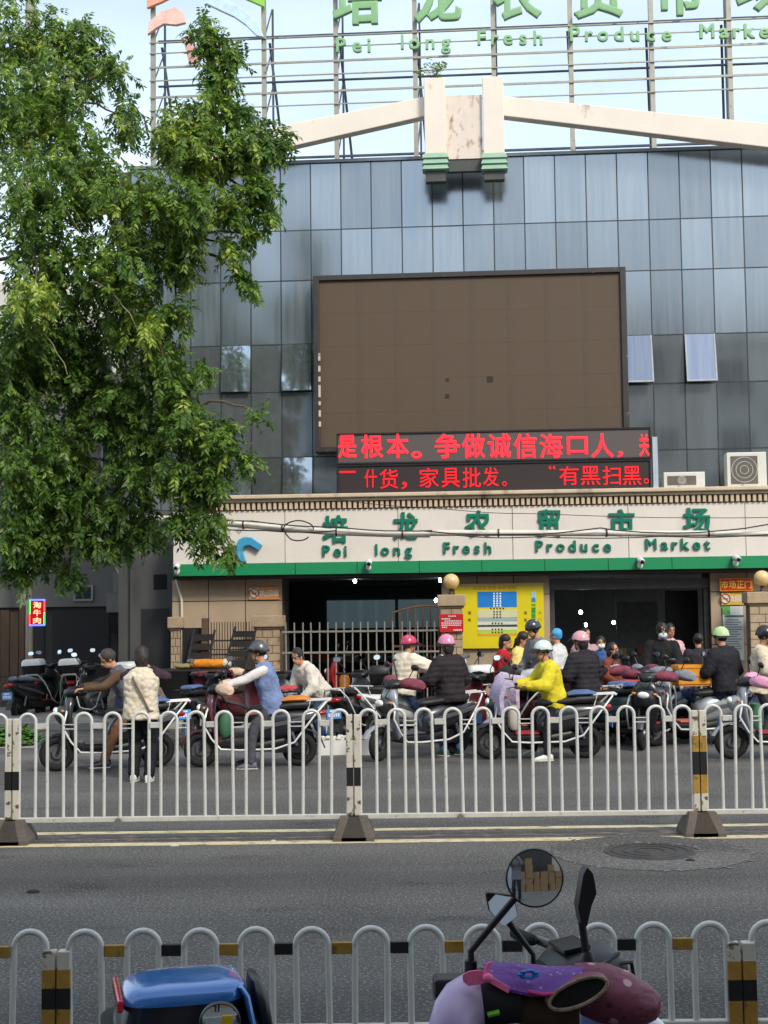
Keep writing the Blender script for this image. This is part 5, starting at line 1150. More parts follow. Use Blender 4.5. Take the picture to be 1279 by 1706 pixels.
person('person in a dark cap and cream jacket bending sideways over the foam boxes', x, y, R(215), 1.6, (0, 0, .80), 38, ((.42, .22, .72), (.45, -.2, .68)), ((-.02, .13, 0), (.06, -.13, 0)), (20, 20), cloth('jacket_cream2', (206, 198, 184)), legs=cloth('jeans_blue', (58, 76, 110)), helmet=None, hair='short', hairm=M('cap_dark', (40, 38, 40), rough=.8), puff=.025)
x, y, hd = RIDES['cream']
person('rider in a cream padded jacket and a crimson and blue helmet, seen from behind', x, y, hd + R(30), 1.56, (-.2, 0, .84), 10, BARS, ((.2, .18, .34), (.1, -.3, 0)), (-10, 4), cloth('puffer_cream', (214, 202, 182), quilt=12), puff=.045, legs=cloth('jeans_blue', (58, 76, 110)), helmet=H_RAIN, brim=True, bag=M('strap_dark', (50, 44, 42)), collar=1.1)
x, y = G(752, 1259)
person('woman in a black padded jacket, blue jeans and pink helmet, standing with her scooter', x, y, R(128), 1.6, hands=((.30, .30, 1.0), (.24, -.22, .95)), lean=5, head=(-8, 6), feet=((.02, .11, 0), (-.02, -.12, 0)), top=cloth('puffer_black', (40, 34, 36), quilt=13), puff=.038, legs=cloth('jeans_light', (70, 108, 148)), shoes=M('shoe_green', (50, 82, 72), rough=.6), helmet=H_PINK, brim=True, collar=1.0, hair='bob', hairm=HAIRB)
x, y, hd = RIDES['yellow']
person('rider in a bright yellow jacket and pale helmet, seated sideways to the fence', x, y, hd + R(10), 1.56, (-.16, 0, .80), 12, ((.26, .22, .98), (.3, -.2, .98)), ((.05, .32, 0), (.05, -.3, 0)), (10, 8), cloth('jacket_yellow', (204, 188, 44)), puff=.03, legs=cloth('trousers_black', (26, 26, 30)), shoes=W_SHOE, helmet=H_PALE, brim=True, hair='short')
x, y = G(978, 1248)
person('person in a long black padded coat and rose helmet, seen from behind', x, y, R(125), 1.62, (0, 0, .86), 6, ((.3, .24, .98), (.3, -.24, .98)), None, (10, 4), cloth('coat_black', (38, 34, 40), quilt=14), puff=.036, length=-.34, legs=cloth('trousers_black', (26, 26, 30)), helmet=H_ROSE, brim=True, collar=1.3, hair='bob')
x, y = G(908, 1228)
person('man in a grey jacket and patterned dark helmet bending over a scooter', x, y, R(205), 1.8, (0, 0, .97), 12, ((.34, .24, 1.0), (.36, -.2, 1.0)), None, (10, 18), cloth('jacket_grey', (120, 116, 118)), puff=.03, helmet=H_DARK, brim=False, fine=False)
x, y = G(834, 1222)
person('woman with tied black hair in a red and striped jacket, under the yellow board', x, y, R(-10), 1.56, hands=((.25, .2, .9), (.28, -.16, .9)), top=cloth('jacket_red', (168, 30, 38), var=.5), hair='bob', lean=8, fine=False, head=(-15, 5), puff=.02)
x, y = G(866, 1219)
person('woman with a brown ponytail in a pale yellow coat, beside the yellow board', x, y, R(-28), 1.6, hands=((.22, .2, .88), (.25, -.16, .9)), top=cloth('coat_pale_yellow', (214, 196, 118)), hair='tail', hairm=HAIRB, lean=4, fine=False, puff=.02, length=-.22, head=(-5, 14))
x, y = G(976, 1204)
person('dark-haired woman standing inside the main entrance, facing the street', x, y, R(-75), 1.62, top=cloth('top_pink_grey', (170, 140, 146)), hair='long', fine=False, head=(10, 0))
x, y = G(1004, 1208)
person('boy in a blue and white jacket with a white face mask', x, y, R(-95), 1.48, top=cloth('jacket_school', (54, 84, 132)), mask=MASKW, fine=False, puff=.025)
x, y = G(1019, 1220)
person('girl in a rust brown top standing before the masked boy', x, y, R(-40), 1.40, top=cloth('top_rust', (120, 62, 48)), hair='bob', fine=False, hands=((.2, .16, .8), (.22, -.14, .8)))
x, y = G(1106, 1219)
person('man dressed in black with a pale blue face mask, holding a scooter', x, y, R(-100), 1.72, hands=((.36, .2, 1.0), (.34, -.22, 1.0)), top=cloth('sweater_black', (26, 26, 28)), mask=MASK, fine=False, puff=.03, head=(12, 12), lean=6)
x, y = G(1168, 1214)
person('person in a dark jacket seen from behind, beside the orange crate', x, y, R(85), 1.52, top=cloth('jacket_charcoal', (46, 42, 48)), fine=False, puff=.03, lean=6)
x, y = G(1212, 1240)
person('rider in a black jacket and pale green helmet, standing right of the orange crate', x, y, R(118), 1.64, (0, 0, .88), 5, ((.3, .24, .95), (.28, -.24, .95)), None, (5, 4), cloth('jacket_black', (34, 34, 40)), puff=.03, legs=cloth('jeans_dark', (44, 56, 84)), helmet=H_GREEN, brim=True, collar=1.2)
x, y = G(1266, 1240)
person('man in a beige jacket and black helmet at the right edge', x, y, R(-12), 1.7, (0, 0, .88), 8, ((.36, .26, 1.0), (.36, -.24, 1.0)), None, (-10, 8), cloth('jacket_beige', (206, 190, 166)), puff=.025, helmet=H_BLACK, brim=True, legs=cloth('trousers_grey', (66, 66, 72)))
x, y = G(1300, 1228)
person('person in a red jacket at the right edge, behind the man in beige', x, y, R(-160), 1.6, top=cloth('jacket_red2', (176, 34, 40)), fine=False, puff=.025)
x, y = G(1118, 1202)
person('woman with pale pink scarf half hidden behind the masked man', x, y, R(-80), 1.68, top=cloth('scarf_pink', (214, 170, 176)), fine=False, hair='bob')
x, y = G(935, 1212)
person('person with a blue and white cap behind the man in grey', x, y, R(150), 1.62, top=cloth('top_white', (196, 196, 196)), fine=False, hair='short', hairm=M('cap_blue', (70, 150, 200), rough=.7))
# the photographer, who shows in the round mirror
person('person in a grey jacket holding up a phone, seen only in the round scooter mirror', -.02, -.42, R(88), 1.7, hands=((.34, .10, 1.5), (.36, -.06, 1.52)), top=cloth('jacket_grey', (120, 116, 118)), z=.403, fine=False, lean=2)
# ------------------------------------------------------------------ goods, bins and boxes along the far kerb
FOAM = M('foam_white', (216, 214, 208), rough=.85, var=.06)
for k, (px, py, wd, lb) in enumerate(((560, 1256, .5, 'low white foam box on the road, left one by the median post'), (612, 1256, .42, 'low white foam box on the road behind the scooter wheel, right one'))):
    x, y = G(px, py); t = thing('foam_box', lb, 'box', (x, y, 0), .05, 'white foam boxes')
    MB().box(-wd / 2, wd / 2, -.17, .17, 0, .02).build('bottom', FOAM, t)
    for a, b, c_, d_ in ((-wd / 2, wd / 2, -.17, -.145), (-wd / 2, wd / 2, .145, .17), (-wd / 2, -wd / 2 + .025, -.145, .145), (wd / 2 - .025, wd / 2, -.145, .145)): MB().box(a, b, c_, d_, .02, .2).build('side', FOAM, t)
    f = MB()
    for q in range(26): f.ell((random.uniform(-wd / 2 + .06, wd / 2 - .06), random.uniform(-.12, .12), .19 + random.uniform(0, .05)), (.035, .03, .025), 8, 5)
    tag(f.build('garlic', M('garlic', (206, 198, 182), rough=.7, var=.15), t, True), kind='stuff')
CRT = M('crate_orange', (214, 140, 20), rough=.5, var=.12)
x, y, hd = RIDES['crate']; cp = at(1152, 1150, y + .1)
ct = thing('plastic_crate', 'orange plastic crate set on the grey scooter seat near the right pier', 'crate', (cp.x, cp.y, .842), .1)
W, D, H = .48, .34, .3
MB().box(-W / 2, W / 2, -D / 2, D / 2, 0, .02).build('bottom', CRT, ct)
for s in (-1, 1):
    MB().box(-W / 2, W / 2, s * D / 2 - .006, s * D / 2 + .006, .02, H).build('side', CRT, ct)
    MB().box(s * W / 2 - .006, s * W / 2 + .006, -D / 2 + .007, D / 2 - .007, .02, H).build('side', CRT, ct)
    for zz in (.03, .14, .26): MB().box(-W / 2 - .01, W / 2 + .01, s * D / 2 - .016, s * D / 2 + .016, zz, zz + .03).build('slat', CRT, ct)
    for xx in (-.2, -.1, 0, .1, .2): MB().box(xx - .012, xx + .012, s * D / 2 - .008, s * D / 2 + .008, .02, .3).build('rib', CRT, ct)
# vegetables on a sheet at the far left
x, y = G(28, 1243)
vg = thing('vegetable_pile', 'heap of green leafy vegetables on the ground at the left edge', 'vegetables', (x, y, 0))
MB().box(-.65, .5, -.3, .35, .001, .012).build('sheet', M('tarp', (160, 156, 146), rough=.8), vg)
LEAFV = M('veg_green', (66, 104, 36), rough=.55, var=.5, scale=9, spec=.3)
lv = MB()
for k in range(420):
    a = random.uniform(0, 6.28); r = random.random() ** .5; c = Vector((-.08 + .5 * r * math.cos(a), .02 + .26 * r * math.sin(a), .02 + .28 * (1 - r * r) * random.uniform(.5, 1)))
    d = Vector((random.gauss(0, 1), random.gauss(0, 1), random.uniform(.0, .8))).normalized(); q = d.cross(Vector((0, 0, 1))).normalized(); l_, w_ = random.uniform(.08, .16), random.uniform(.03, .055); n_ = q.cross(d)
    lv.add([c, c + d * l_ * .5 + q * w_ - n_ * .01, c + d * l_ - n_ * .03, c + d * l_ * .5 - q * w_ - n_ * .01, c + d * l_ * .5 + n_ * .012], [(0, 1, 4), (1, 2, 4), (2, 3, 4), (3, 0, 4)])
tag(lv.build('leaves', LEAFV, vg), kind='stuff')
# bins
x, y = G(285, 1212)
BIN = M('bin_black', (28, 28, 29), rough=.5, var=.25)
for px, wd, lb in ((285, .62, 'big black wheeled bin behind the woman in the cream vest'), (345, .6, 'black wheeled bin topped with an orange cloth sack')):
    x, y = G(px, 1212); t = thing('wheeled_bin', lb, 'bin', (x, y + .4, 0), .04, 'black wheeled bins')
    MB().loft([sectz(z, 0, hx, hy, p=6) for z, hx, hy in ((.1, wd * .40, .26), (.12, wd * .43, .28), (.92, wd * .53, .35), (.95, wd * .56, .37))]).build('body', BIN, t, True)
    MB().loft([sectz(z, 0, hx, hy, p=6) for z, hx, hy in ((.952, wd * .56, .37), (.975, wd * .565, .375), (1.0, wd * .5, .32))]).build('lid', BIN, t, True)
    for s in (-1, 1): MB().lathe([(0, -.03), (.09, -.03), (.09, .03), (0, .03)], 14, (s * wd * .42, .3, .09), 'X').build('wheel', RUB, t)
    MB().box(-wd * .3, wd * .3, .36, .42, .90, .94).build('handle', BIN, t)
sp = t.location
sk = thing('cloth_sack', 'orange cloth sack with a white end lying on the black bin', 'sack', (sp.x, sp.y - .05, 1.0))
b = MB(); b.loft([sect(xx, .09, .13 * q, .085 * q, 14, p=2.4) for xx, q in ((-.36, .5), (-.3, .9), (-.1, 1.0), (.12, 1.0), (.26, .9))]); remesh(b.build('sack_body', cloth('sack_orange', (206, 126, 34)), sk), .02, .03)
b = MB(); b.loft([sect(xx, .09, .12 * q, .09 * q, 14, p=2.4) for xx, q in ((.24, .9), (.32, .95), (.38, .7))]); remesh(b.build('sack_end', cloth('sack_white', (196, 190, 176)), sk), .02, .02)
b = MB(); b.loft([sect(xx, .05, .14 * q, .05 * q, 14, p=2.4) for xx, q in ((-.62, .5), (-.5, .9), (-.38, .9), (-.33, .6))]); remesh(b.build('sack_flap', cloth('sack_olive', (130, 124, 90)), sk), .02, .03)
# bundle under a tarpaulin between the bins and the riders
x, y = G(222, 1222)
tb = thing('covered_bundle', 'bundle under a grey and blue cover behind the man in the grey vest', 'bundle', (x, y + .3, 0))
b = MB(); b.ell((0, 0, .5), (.5, .35, .42)); b.ell((-.1, 0, .82), (.4, .3, .16)); remesh(b.build('cover', cloth('cover_grey', (122, 112, 98)), tb), .03, .08)
MB().box(-.3, .42, -.34, .25, .0, .62).build('blue_box', M('bundle_blue', (44, 62, 106), rough=.7), tb)
# scraps on the road
for px, py, s, c in ((55, 1487, .05, (20, 20, 22)), (290, 1409, .045, (190, 184, 170)), (455, 1403, .03, (180, 174, 160)), (1150, 1435, .04, (30, 28, 28))):
    p = gnd(px, py); ob = MB().loft([sectz(z, 0, s * q, s * .7 * q, 8) for z, q in ((.001, 1), (.012, .9), (.02, .4))]).build('litter', M('litter%d' % c[0], c, rough=.8), None, True, loc=(p.x, p.y, 0))
    tag(ob, {55: 'small dark scrap lying on the open road at the left', 290: 'pale scrap lying by the yellow line at the left', 455: 'tiny pale scrap lying by the yellow line near the median post', 1150: 'small dark scrap lying on the manhole patch'}[px], 'litter')
# garbage sheets on the alley floor
p = gnd(118, 1172, .0); 

# ------------------------------------------------------------------ near scooters
SWZ = 0.0
# blue top box scooter, standing across the view and facing right
KB_ = .93; hdB = R(14); bp_ = at(300, 1650, 3.95)
bo = Vector((bp_.x + .80 * KB_ * math.cos(hdB), bp_.y + .80 * KB_ * math.sin(hdB), 0))
NB = scooter('parked blue scooter with a blue and black top box, lower left foreground', bo.x, bo.y, hdB, paint('deep_blue', (26, 66, 128)), z=0, guard=None, rack=True, lean=0, mirrors=False, scale=KB_)
BLUEB = M('topbox_blue', (38, 104, 178), rough=.22, coat=.8, var=.03, metal=.15); BBK = M('topbox_black', (20, 21, 24), rough=.35, var=.15)
def ring_box(rows):                              # rounded outline in x,y at each height
    return [sectz(z, xc, hx, hy, 32, 3.8) for z, xc, hx, hy in rows]
bx = -.80
MB().loft(ring_box([(.80, bx, .16, .13), (.86, bx - .02, .205, .165), (.93, bx - .02, .215, .172), (.942, bx - .02, .213, .17)])).build('top_box', BBK, NB, True)
MB().loft(ring_box([(.935, bx - .005, .195, .158), (.99, bx + .0, .186, .154), (1.03, bx + .006, .176, .15)])).build('box_side', M('topbox_navy', (14, 22, 40), rough=.3, coat=.5), NB, True)
MB().loft(ring_box([(1.012, bx + .003, .186, .157), (1.03, bx + .008, .182, .155), (1.046, bx + .014, .172, .146), (1.056, bx + .02, .15, .125), (1.062, bx + .025, .10, .08)])).build('lid', BLUEB, NB, True)
MB().loft([sectz(z, bx + .186 - k, .012, .158 - k, 20, 4) for z, k in ((.92, -.016), (.97, -.006), (1.02, .004), (1.045, .02))]).build('lid_strap', BLUEB, NB, True)
MB().box(bx - .194, bx - .176, -.14, .14, 1.0, 1.036).build('red_reflector', M('reflector_red', (190, 30, 48), rough=.2, coat=.5), NB, bevel=.006)
MB().loft([sectz(z, bx + xx, hx, hy, 20, 3) for z, xx, hx, hy in ((.86, .245, .018, .10), (.92, .245, .024, .13), (1.0, .232, .024, .125), (1.045, .222, .014, .08))]).build('back_pad', BBK, NB, True)
MB().loft([sect(xx, .86, .02, .025, 10, yc=-.17) for xx in (bx + .17, bx + .25, bx + .31)]).build('grab_handle', BBK, NB, True)
# scooter facing away whose one mirror shows at the bottom edge
cm = at(366, 1703, 2.9)
NC = scooter('parked scooter of which only a round mirror with a yellow sticker shows, bottom edge', cm.x - .36, cm.y - .40, math.pi / 2, DARK, z=SWZ, mirrors=False, guard=None, lean=0)
lm = NC.matrix_basis.inverted() @ cm if False else Vector((cm.y - NC.location.y, -(cm.x - NC.location.x), cm.z - SWZ))
def round_mirror(t, c, r, yaw, tilt, stem, sr=.007):
    m = MB().lathe([(0, .022), (r * .7, .018), (r, .006), (r * 1.02, -.004), (r * .99, -.008), (0, -.006)], 28, axis='X').build('mirror', BLACKP, t, True)
    m.location = c; m.rotation_euler = (0, tilt, yaw)
    MB().lathe([(r * .001, -.0125), (r * .2, -.0123), (r * .4, -.0118), (r * .6, -.0110), (r * .8, -.0099), (r * .95, -.0087), (r * .95, -.006), (0, -.006)], 28, axis='X').build('mirror_glass', MIRG, m, True)
    MB().tube(stem, sr, 8).build('mirror_stem', BLACKP, t, True); return m
m = round_mirror(NC, lm, .042, R(8), R(-6), [(.42, -.21, 1.0), (.41, -.26, lm.z - .1), lm + Vector((.01, .02, -.035))])
MB().box(-.0150, -.0115, -.026, -.004, -.018, .018).build('sticker', M('sticker_yellow', (226, 196, 30), rough=.5), m)
# scooter with the flowered handlebar cover
HB = at(905, 1650, 3.0)
NA = scooter('parked scooter with purple and maroon handlebar covers, right foreground', HB.x - .02, HB.y - .42, math.pi / 2 + R(4), DARK, z=SWZ, mirrors=False, guard=None, lean=0)
NA_M = Matrix.Translation((HB.x - .02, HB.y - .42, SWZ)) @ Matrix.Rotation(math.pi / 2 + R(4), 4, 'Z'); NA_I = NA_M.inverted()
def NL(px, py, Y): return NA_I @ at(px, py, Y)
c = NL(890, 1462, 2.96)
c1, c2, c3, c4 = NL(785, 1612, 3.0), NL(784, 1585, 3.0), NL(800, 1565, 3.0), NL(858, 1496, 2.99)
round_mirror(NA, c, .0605, R(-4), R(3.5), [c1, c2, c3, c4], .0075)
MB().tube([NL(784, 1640, 3.0), NL(784, 1600, 3.0)], .0135, 10).build('mirror_clamp', BLACKP, NA, True)
# right mirror seen edge on
pts = [(975, 1442), (984, 1452), (988, 1470), (990, 1486), (982, 1505), (974, 1540), (964, 1535), (959, 1508), (964, 1478), (968, 1454)]
q = [NL(x_, y_, 3.05) for x_, y_ in pts]
em = MB().loft([[p + Vector((dx, 0, 0)) for p in [Vector((q[i].x, cy + (q[i].y - cy) * sc_, cz_ + (q[i].z - cz_) * sc_)) for i in range(len(q))]] for dx, sc_ in ((-.05, .8), (-.03, 1), (.03, 1), (.05, .8))] if False else [[Vector((p.x + dx, p.y * sc_ + (1 - sc_) * q[0].y, p.z)) for p in q] for dx, sc_ in ((-.022, .985), (-.012, 1), (.012, 1), (.022, .985))]).build('mirror', BLACKP, NA, True)
MB().tube([NL(969, 1535, 3.05), NL(975, 1580, 3.05), NL(978, 1612, 3.05)], .0085, 8).build('mirror_stem', BLACKP, NA, True)
MB().lathe([(.014, 0), (.02, .01), (.016, .03), (.01, .045)], 12, NL(979, 1620, 3.05)).build('mirror_clamp', BLACKP, NA, True)
def blob_tube(stations, n=22, Y=None):
    """stations: (px, py, Y, half height px, half depth m) -> soft padded tube running across the view"""
    rings = []
    for i, (px, py, Yd, hp, dp, tilt) in enumerate(stations):
        c = at(px, py, Yd); hv = hp * Yd / F_PX
        ax = Vector((math.sin(tilt), 0, math.cos(tilt)))      # the tube's section plane
        rings.append([NA_I @ (c + ax * hv * math.sin(a) + Vector((0, 1, 0)) * dp * math.cos(a)) for a in [2 * math.pi * k / n for k in range(n)]])
    return rings
def patterned(key, base, spots, sc=60, lo=.42, soft=.04, scale2=None):
    if key in _m: return _m[key]
    m = cloth(key, base, var=.12); t = m.node_tree; N = t.nodes; K = t.links.new; b = N['Principled BSDF']; b.inputs['Roughness'].default_value = .5
    src = b.inputs['Base Color'].links[0].from_socket; tx = N.new('ShaderNodeTexCoord')
    for col, s, l in spots:
        v = N.new('ShaderNodeTexVoronoi'); v.inputs['Scale'].default_value = s; K(tx.outputs['Object'], v.inputs['Vector'])
        r = N.new('ShaderNodeValToRGB'); r.color_ramp.elements[0].position = l; r.color_ramp.elements[1].position = l + .03; r.color_ramp.elements[0].color = (1, 1, 1, 1); r.color_ramp.elements[1].color = (0, 0, 0, 1)
        K(v.outputs['Distance'], r.inputs['Fac']); mx = N.new('ShaderNodeMix'); mx.data_type = 'RGBA'; K(r.outputs['Color'], mx.inputs['Factor']); K(src, mx.inputs['A']); mx.inputs['B'].default_value = (*lin(col), 1); src = mx.outputs['Result']
    K(src, b.inputs['Base Color']); return m
PURP = patterned('cover_purple', (104, 58, 138), (((150, 120, 180), 55, .16), ((52, 128, 190), 9, .12)))
MARO = patterned('cover_maroon', (120, 62, 80), (((188, 150, 160), 22, .22), ((92, 44, 62), 30, .18)))
LAVV = M('sleeve_lavender', (176, 156, 190), rough=.45, var=.08, coat=.2)
# left sleeve curving down
b = MB(); b.loft(blob_tube([(802, 1664, 2.98, 42, .055, -.1), (786, 1667, 2.97, 44, .06, -.3), (771, 1676, 2.95, 43, .062, -.65), (760, 1692, 2.93, 41, .06, -1.0), (754, 1715, 2.92, 40, .055, -1.3), (752, 1760, 2.92, 36, .05, -1.5)])).build('sleeve_muff', LAVV, NA, True)
# dark cuff between sleeve and cover
b = MB(); b.loft(blob_tube([(775, 1662, 2.985, 42, .05, .2), (800, 1660, 2.985, 46, .055, .15), (840, 1662, 2.985, 42, .055, .05), (865, 1665, 2.985, 36, .05, 0)])).build('cuff', M('cuff_black', (24, 24, 30), rough=.6, var=.2), NA, True)
b = MB(); b.loft(blob_tube([(835, 1668, 3.0, 30, .05, 0), (870, 1672, 3.0, 32, .05, 0), (910, 1678, 3.0, 32, .05, 0), (960, 1682, 3.0, 34, .05, 0)])).build('lining', M('lining_brown', (74, 56, 44), rough=.9, var=.4, scale=14), NA, True)
# purple top cover draped over the bar
rings = []
for px, yt, yb in ((805, 1618, 1622), (822, 1612, 1634), (850, 1608, 1648), (885, 1609, 1656), (920, 1615, 1654), (950, 1621, 1640), (972, 1627, 1634)):
    a = at(px, yt, 3.06); b_ = at(px, yb, 2.925); rr = []
    for f in np.linspace(0, 1, 8):
        p = a.lerp(b_, f); p.z += .026 * math.sin(math.pi * f); rr.append(NA_I @ p)
    rr += [v + Vector((0, 0, -.006)) for v in reversed(rr)]
    rings.append(rr)
MB().loft(rings).build('purple_cover', PURP, NA, True)
st_ = NL(879, 1624, 2.945)
for k in range(7):
    a = 2 * math.pi * k / 7; MB().ell(st_ + Vector((-.012, .016 * math.cos(a), .004 + .007 * math.sin(a))), (.006, .009, .004), 8, 5).build('blue_flower', M('flower_blue', (40, 116, 190), rough=.6), NA, True)
MB().tube([NL(x_, y_, 2.925) for x_, y_ in ((880, 1652), (905, 1657), (925, 1655), (945, 1643))], .004, 6).build('pink_piping', M('piping_pink', (206, 40, 110), rough=.6), NA, True)
# pink bow
BOW = M('bow_pink', (240, 112, 164), rough=.55, var=.1)
def ribbon(pts, wd):
    b = MB(); rr = []
    for x_, y_, tw in pts:
        c = NL(x_, y_, 2.905); u_ = Vector((math.sin(tw) * .4, -math.sin(tw), math.cos(tw))) * wd
        rr.append([c - u_, c + u_, c + u_ + Vector((.004, 0, 0)), c - u_ + Vector((.004, 0, 0))])
    b.loft(rr).build('bow_ribbon', BOW, NA, True)
ribbon([(815, 1629, .2), (800, 1622, .1), (782, 1624, 0), (771, 1630, -.1), (780, 1637, 0), (800, 1634, .1), (815, 1630, .2)], .007)
ribbon([(812, 1630, 1.3), (811, 1618, 1.35), (815, 1604, 1.3)], .006); ribbon([(814, 1631, .3), (830, 1640, .35), (848, 1650, .3)], .006)
MB().ell(NL(812, 1629, 2.9), (.009, .011, .010)).build('bow_knot', BOW, NA, True)
# maroon muff with its dark mouth towards the rider
st = [(962, 1648, 3.0, 40, .06, -.1), (985, 1652, 3.0, 46, .075, -.1), (1020, 1658, 3.0, 50, .08, -.12), (1055, 1664, 3.0, 44, .07, -.15), (1085, 1668, 3.0, 28, .05, -.15), (1101, 1669, 3.0, 12, .02, -.1)]
MB().loft(blob_tube(st)).build('maroon_muff', MARO, NA, True)
md = MB(); c0 = NL(962, 1652, 2.925)
rim = [NL(963 + 48 * math.cos(a) + 6 * math.sin(a), 1655 - 24 * math.sin(a) - 14 * math.cos(a), 2.915 - .01 * math.cos(a)) for a in [2 * math.pi * k / 26 for k in range(26)]]
ctr = sum(rim, Vector()) / len(rim)
md.loft([[p for p in rim], [ctr + (p - ctr) * .9 + Vector((.006, 0, 0)) for p in rim], [ctr + (p - ctr) * .6 + Vector((.055, 0, -.005)) for p in rim]]).build('muff_mouth', M('mouth_dark', (20, 16, 18), rough=.95), NA, True)
MB().tube(rim, .0042, 7, closed=True).build('fleece_edge', M('fleece', (150, 128, 112), rough=.95, var=.4, scale=60, bump=.6), NA, True)
back = MB().loft([[ctr + (p - ctr) * s_ + Vector((dx, 0, 0)) for p in rim] for dx, s_ in ((.003, 1.02), (.03, 1.08), (.07, .8))]).build('muff_shell', MARO, NA, True)
MB().box(*(lambda c: (c.x - .01, c.x + .05, c.y - .05, c.y + .05, c.z - .03, c.z + .02))(NL(762, 1645, 3.06))).build('brake_housing', BLACKP, NA, bevel=.006)
MB().tube([NL(812, 1691, 2.93), NL(832, 1686, 2.93)], .006, 6).build('brake_lever_tip', M('lime_tip', (120, 200, 60), rough=.5), NA, True)
# angular mirror, dark dash cover and blue flank of the top box scooter
NB_I = (Matrix.Translation(bo) @ Matrix.Rotation(hdB, 4, 'Z') @ Matrix.Scale(KB_, 4)).inverted()
YH = bo.y + .42 * KB_ * math.sin(hdB)
def NDL(px, py, Y): return NB_I @ at(px, py, Y)
pts = [(809, 1489), (813, 1487), (851, 1491), (857, 1497), (861, 1521), (840, 1538), (834, 1537), (814, 1516)]
rot = NB_I.to_3x3()
f = [NDL(x_, y_, YH - .2) for x_, y_ in pts]; bk = (rot @ Vector((0, 1, 0))).normalized(); cc = sum(f, Vector()) / len(f)
mm_ = MB().loft([[cc + (p - cc) * s_ + bk * d_ for p in f] for s_, d_ in ((.99, -.004), (1.04, .0), (1.03, .012), (.7, .028))]).build('mirror', BLACKP, NB, True)
MB().loft([[cc + (p - cc) * .93 + bk * d_ + bk * ((p - cc).z * .35 - (p - cc).dot((rot @ Vector((1, 0, 0))).normalized()) * .35) for p in f] for d_ in (-.024, -.012)]).build('mirror_glass', MIRG, mm_)
MB().tube([NDL(845, 1532, YH - .18), NDL(856, 1548, YH - .18), NDL(888, 1590, YH - .16), NDL(889, 1622, YH - .16)], [.012, .010, .008, .01], 8).build('mirror_stem', BLACKP, NB, True)
# ------------------------------------------------------------------ trees
def leaf_mat():
    m = bpy.data.materials.new('tree_leaf'); m.use_nodes = True; t = m.node_tree; N = t.nodes; K = t.links.new
    b = N['Principled BSDF']; b.inputs['Roughness'].default_value = .42; b.inputs['Specular IOR Level'].default_value = .4
    at_ = N.new('ShaderNodeAttribute'); at_.attribute_name = 'tint'
    r = N.new('ShaderNodeValToRGB'); e = r.color_ramp.elements; e[0].position = 0; e[0].color = (*lin((56, 84, 36)), 1); e[1].position = 1; e[1].color = (*lin((172, 186, 80)), 1)
    x = e.new(.55); x.color = (*lin((84, 116, 46)), 1); x = e.new(.85); x.color = (*lin((122, 150, 58)), 1)
    K(at_.outputs['Fac'], r.inputs['Fac']); K(r.outputs['Color'], b.inputs['Base Color'])
    tr = N.new('ShaderNodeBsdfTranslucent'); K(r.outputs['Color'], tr.inputs['Color']); mx = N.new('ShaderNodeMixShader'); mx.inputs[0].default_value = .4
    K(b.outputs[0], mx.inputs[1]); K(tr.outputs[0], mx.inputs[2]); K(mx.outputs[0], N['Material Output'].inputs['Surface']); return m
LEAF = leaf_mat(); BARK = M('bark', (92, 80, 64), rough=.9, var=.3, scale=5, stretch=(4, 4, .8), bump=.5, bscale=18); TWIG = M('twig', (128, 124, 84), rough=.7, var=.2)
def leaf_mesh(name, sprays, rg):
    """sprays: (start, direction, length, tint) -> drooping pinnate twigs with paired leaflets"""
    V = []; Tn = []
    for s, d, ln, tint in sprays:
        s = np.array(s, float); d = np.array(d, float); d /= np.linalg.norm(d); n = int(ln / .036)
        side = np.cross(d, (0, 0, 1.0)); sn = np.linalg.norm(side); side = side / sn if sn > .1 else np.array((1., 0, 0))
        p = s.copy(); dirn = d.copy()
        for i in range(n):
            dirn = dirn + np.array((0, 0, -.085)); dirn /= np.linalg.norm(dirn); p = p + dirn * (ln / n)
            for sg in (-1, 1):
                l = rg.uniform(.075, .135) * (1 - .35 * abs(i / n - .4)); wd = l * rg.uniform(.16, .23)
                a = dirn * .55 + side * sg * .8 + rg.normal(0, .25, 3) + np.array((0, 0, -.25)); a /= np.linalg.norm(a)
                up = np.cross(a, dirn * sg); q = np.linalg.norm(up); up = up / q if q > .05 else np.array((0, 0, 1.)); up = up + rg.normal(0, .35, 3); w_ = np.cross(up, a); w_ /= np.linalg.norm(w_) + 1e-6
                dr = np.array((0, 0, -.12 * l))
                V += [p, p + a * l * .45 + w_ * wd, p + a * l + dr, p + a * l * .45 - w_ * wd]; Tn.append(np.clip(tint + rg.normal(0, .14), 0, 1))
    V = np.array(V, dtype=np.float32); nf = len(V) // 4
    me = bpy.data.meshes.new(name); me.vertices.add(len(V)); me.vertices.foreach_set('co', V.ravel())
    me.loops.add(nf * 4); me.loops.foreach_set('vertex_index', np.arange(nf * 4, dtype=np.int32)); me.polygons.add(nf)
    me.polygons.foreach_set('loop_start', np.arange(0, nf * 4, 4, dtype=np.int32)); me.polygons.foreach_set('loop_total', np.full(nf, 4, dtype=np.int32))
    me.update(calc_edges=True)
    at_ = me.attributes.new('tint', 'FLOAT', 'FACE'); at_.data.foreach_set('value', np.array(Tn, dtype=np.float32))
    me.materials.append(LEAF); return me
def limb(b, a, c, r0, r1, sag=.25, n=7, rg=rng):
    a = Vector(a); c = Vector(c); pts = []
    for i in range(n + 1):
        f = i / n; p = a.lerp(c, f); p.z += sag * math.sin(math.pi * f) * (c - a).length * .4
        if 0 < i < n: p += Vector(rg.normal(0, .03, 3)) * (c - a).length * .5
        pts.append(p)
    b.tube(pts, list(np.linspace(r0, r1, n + 1)), 8); return pts
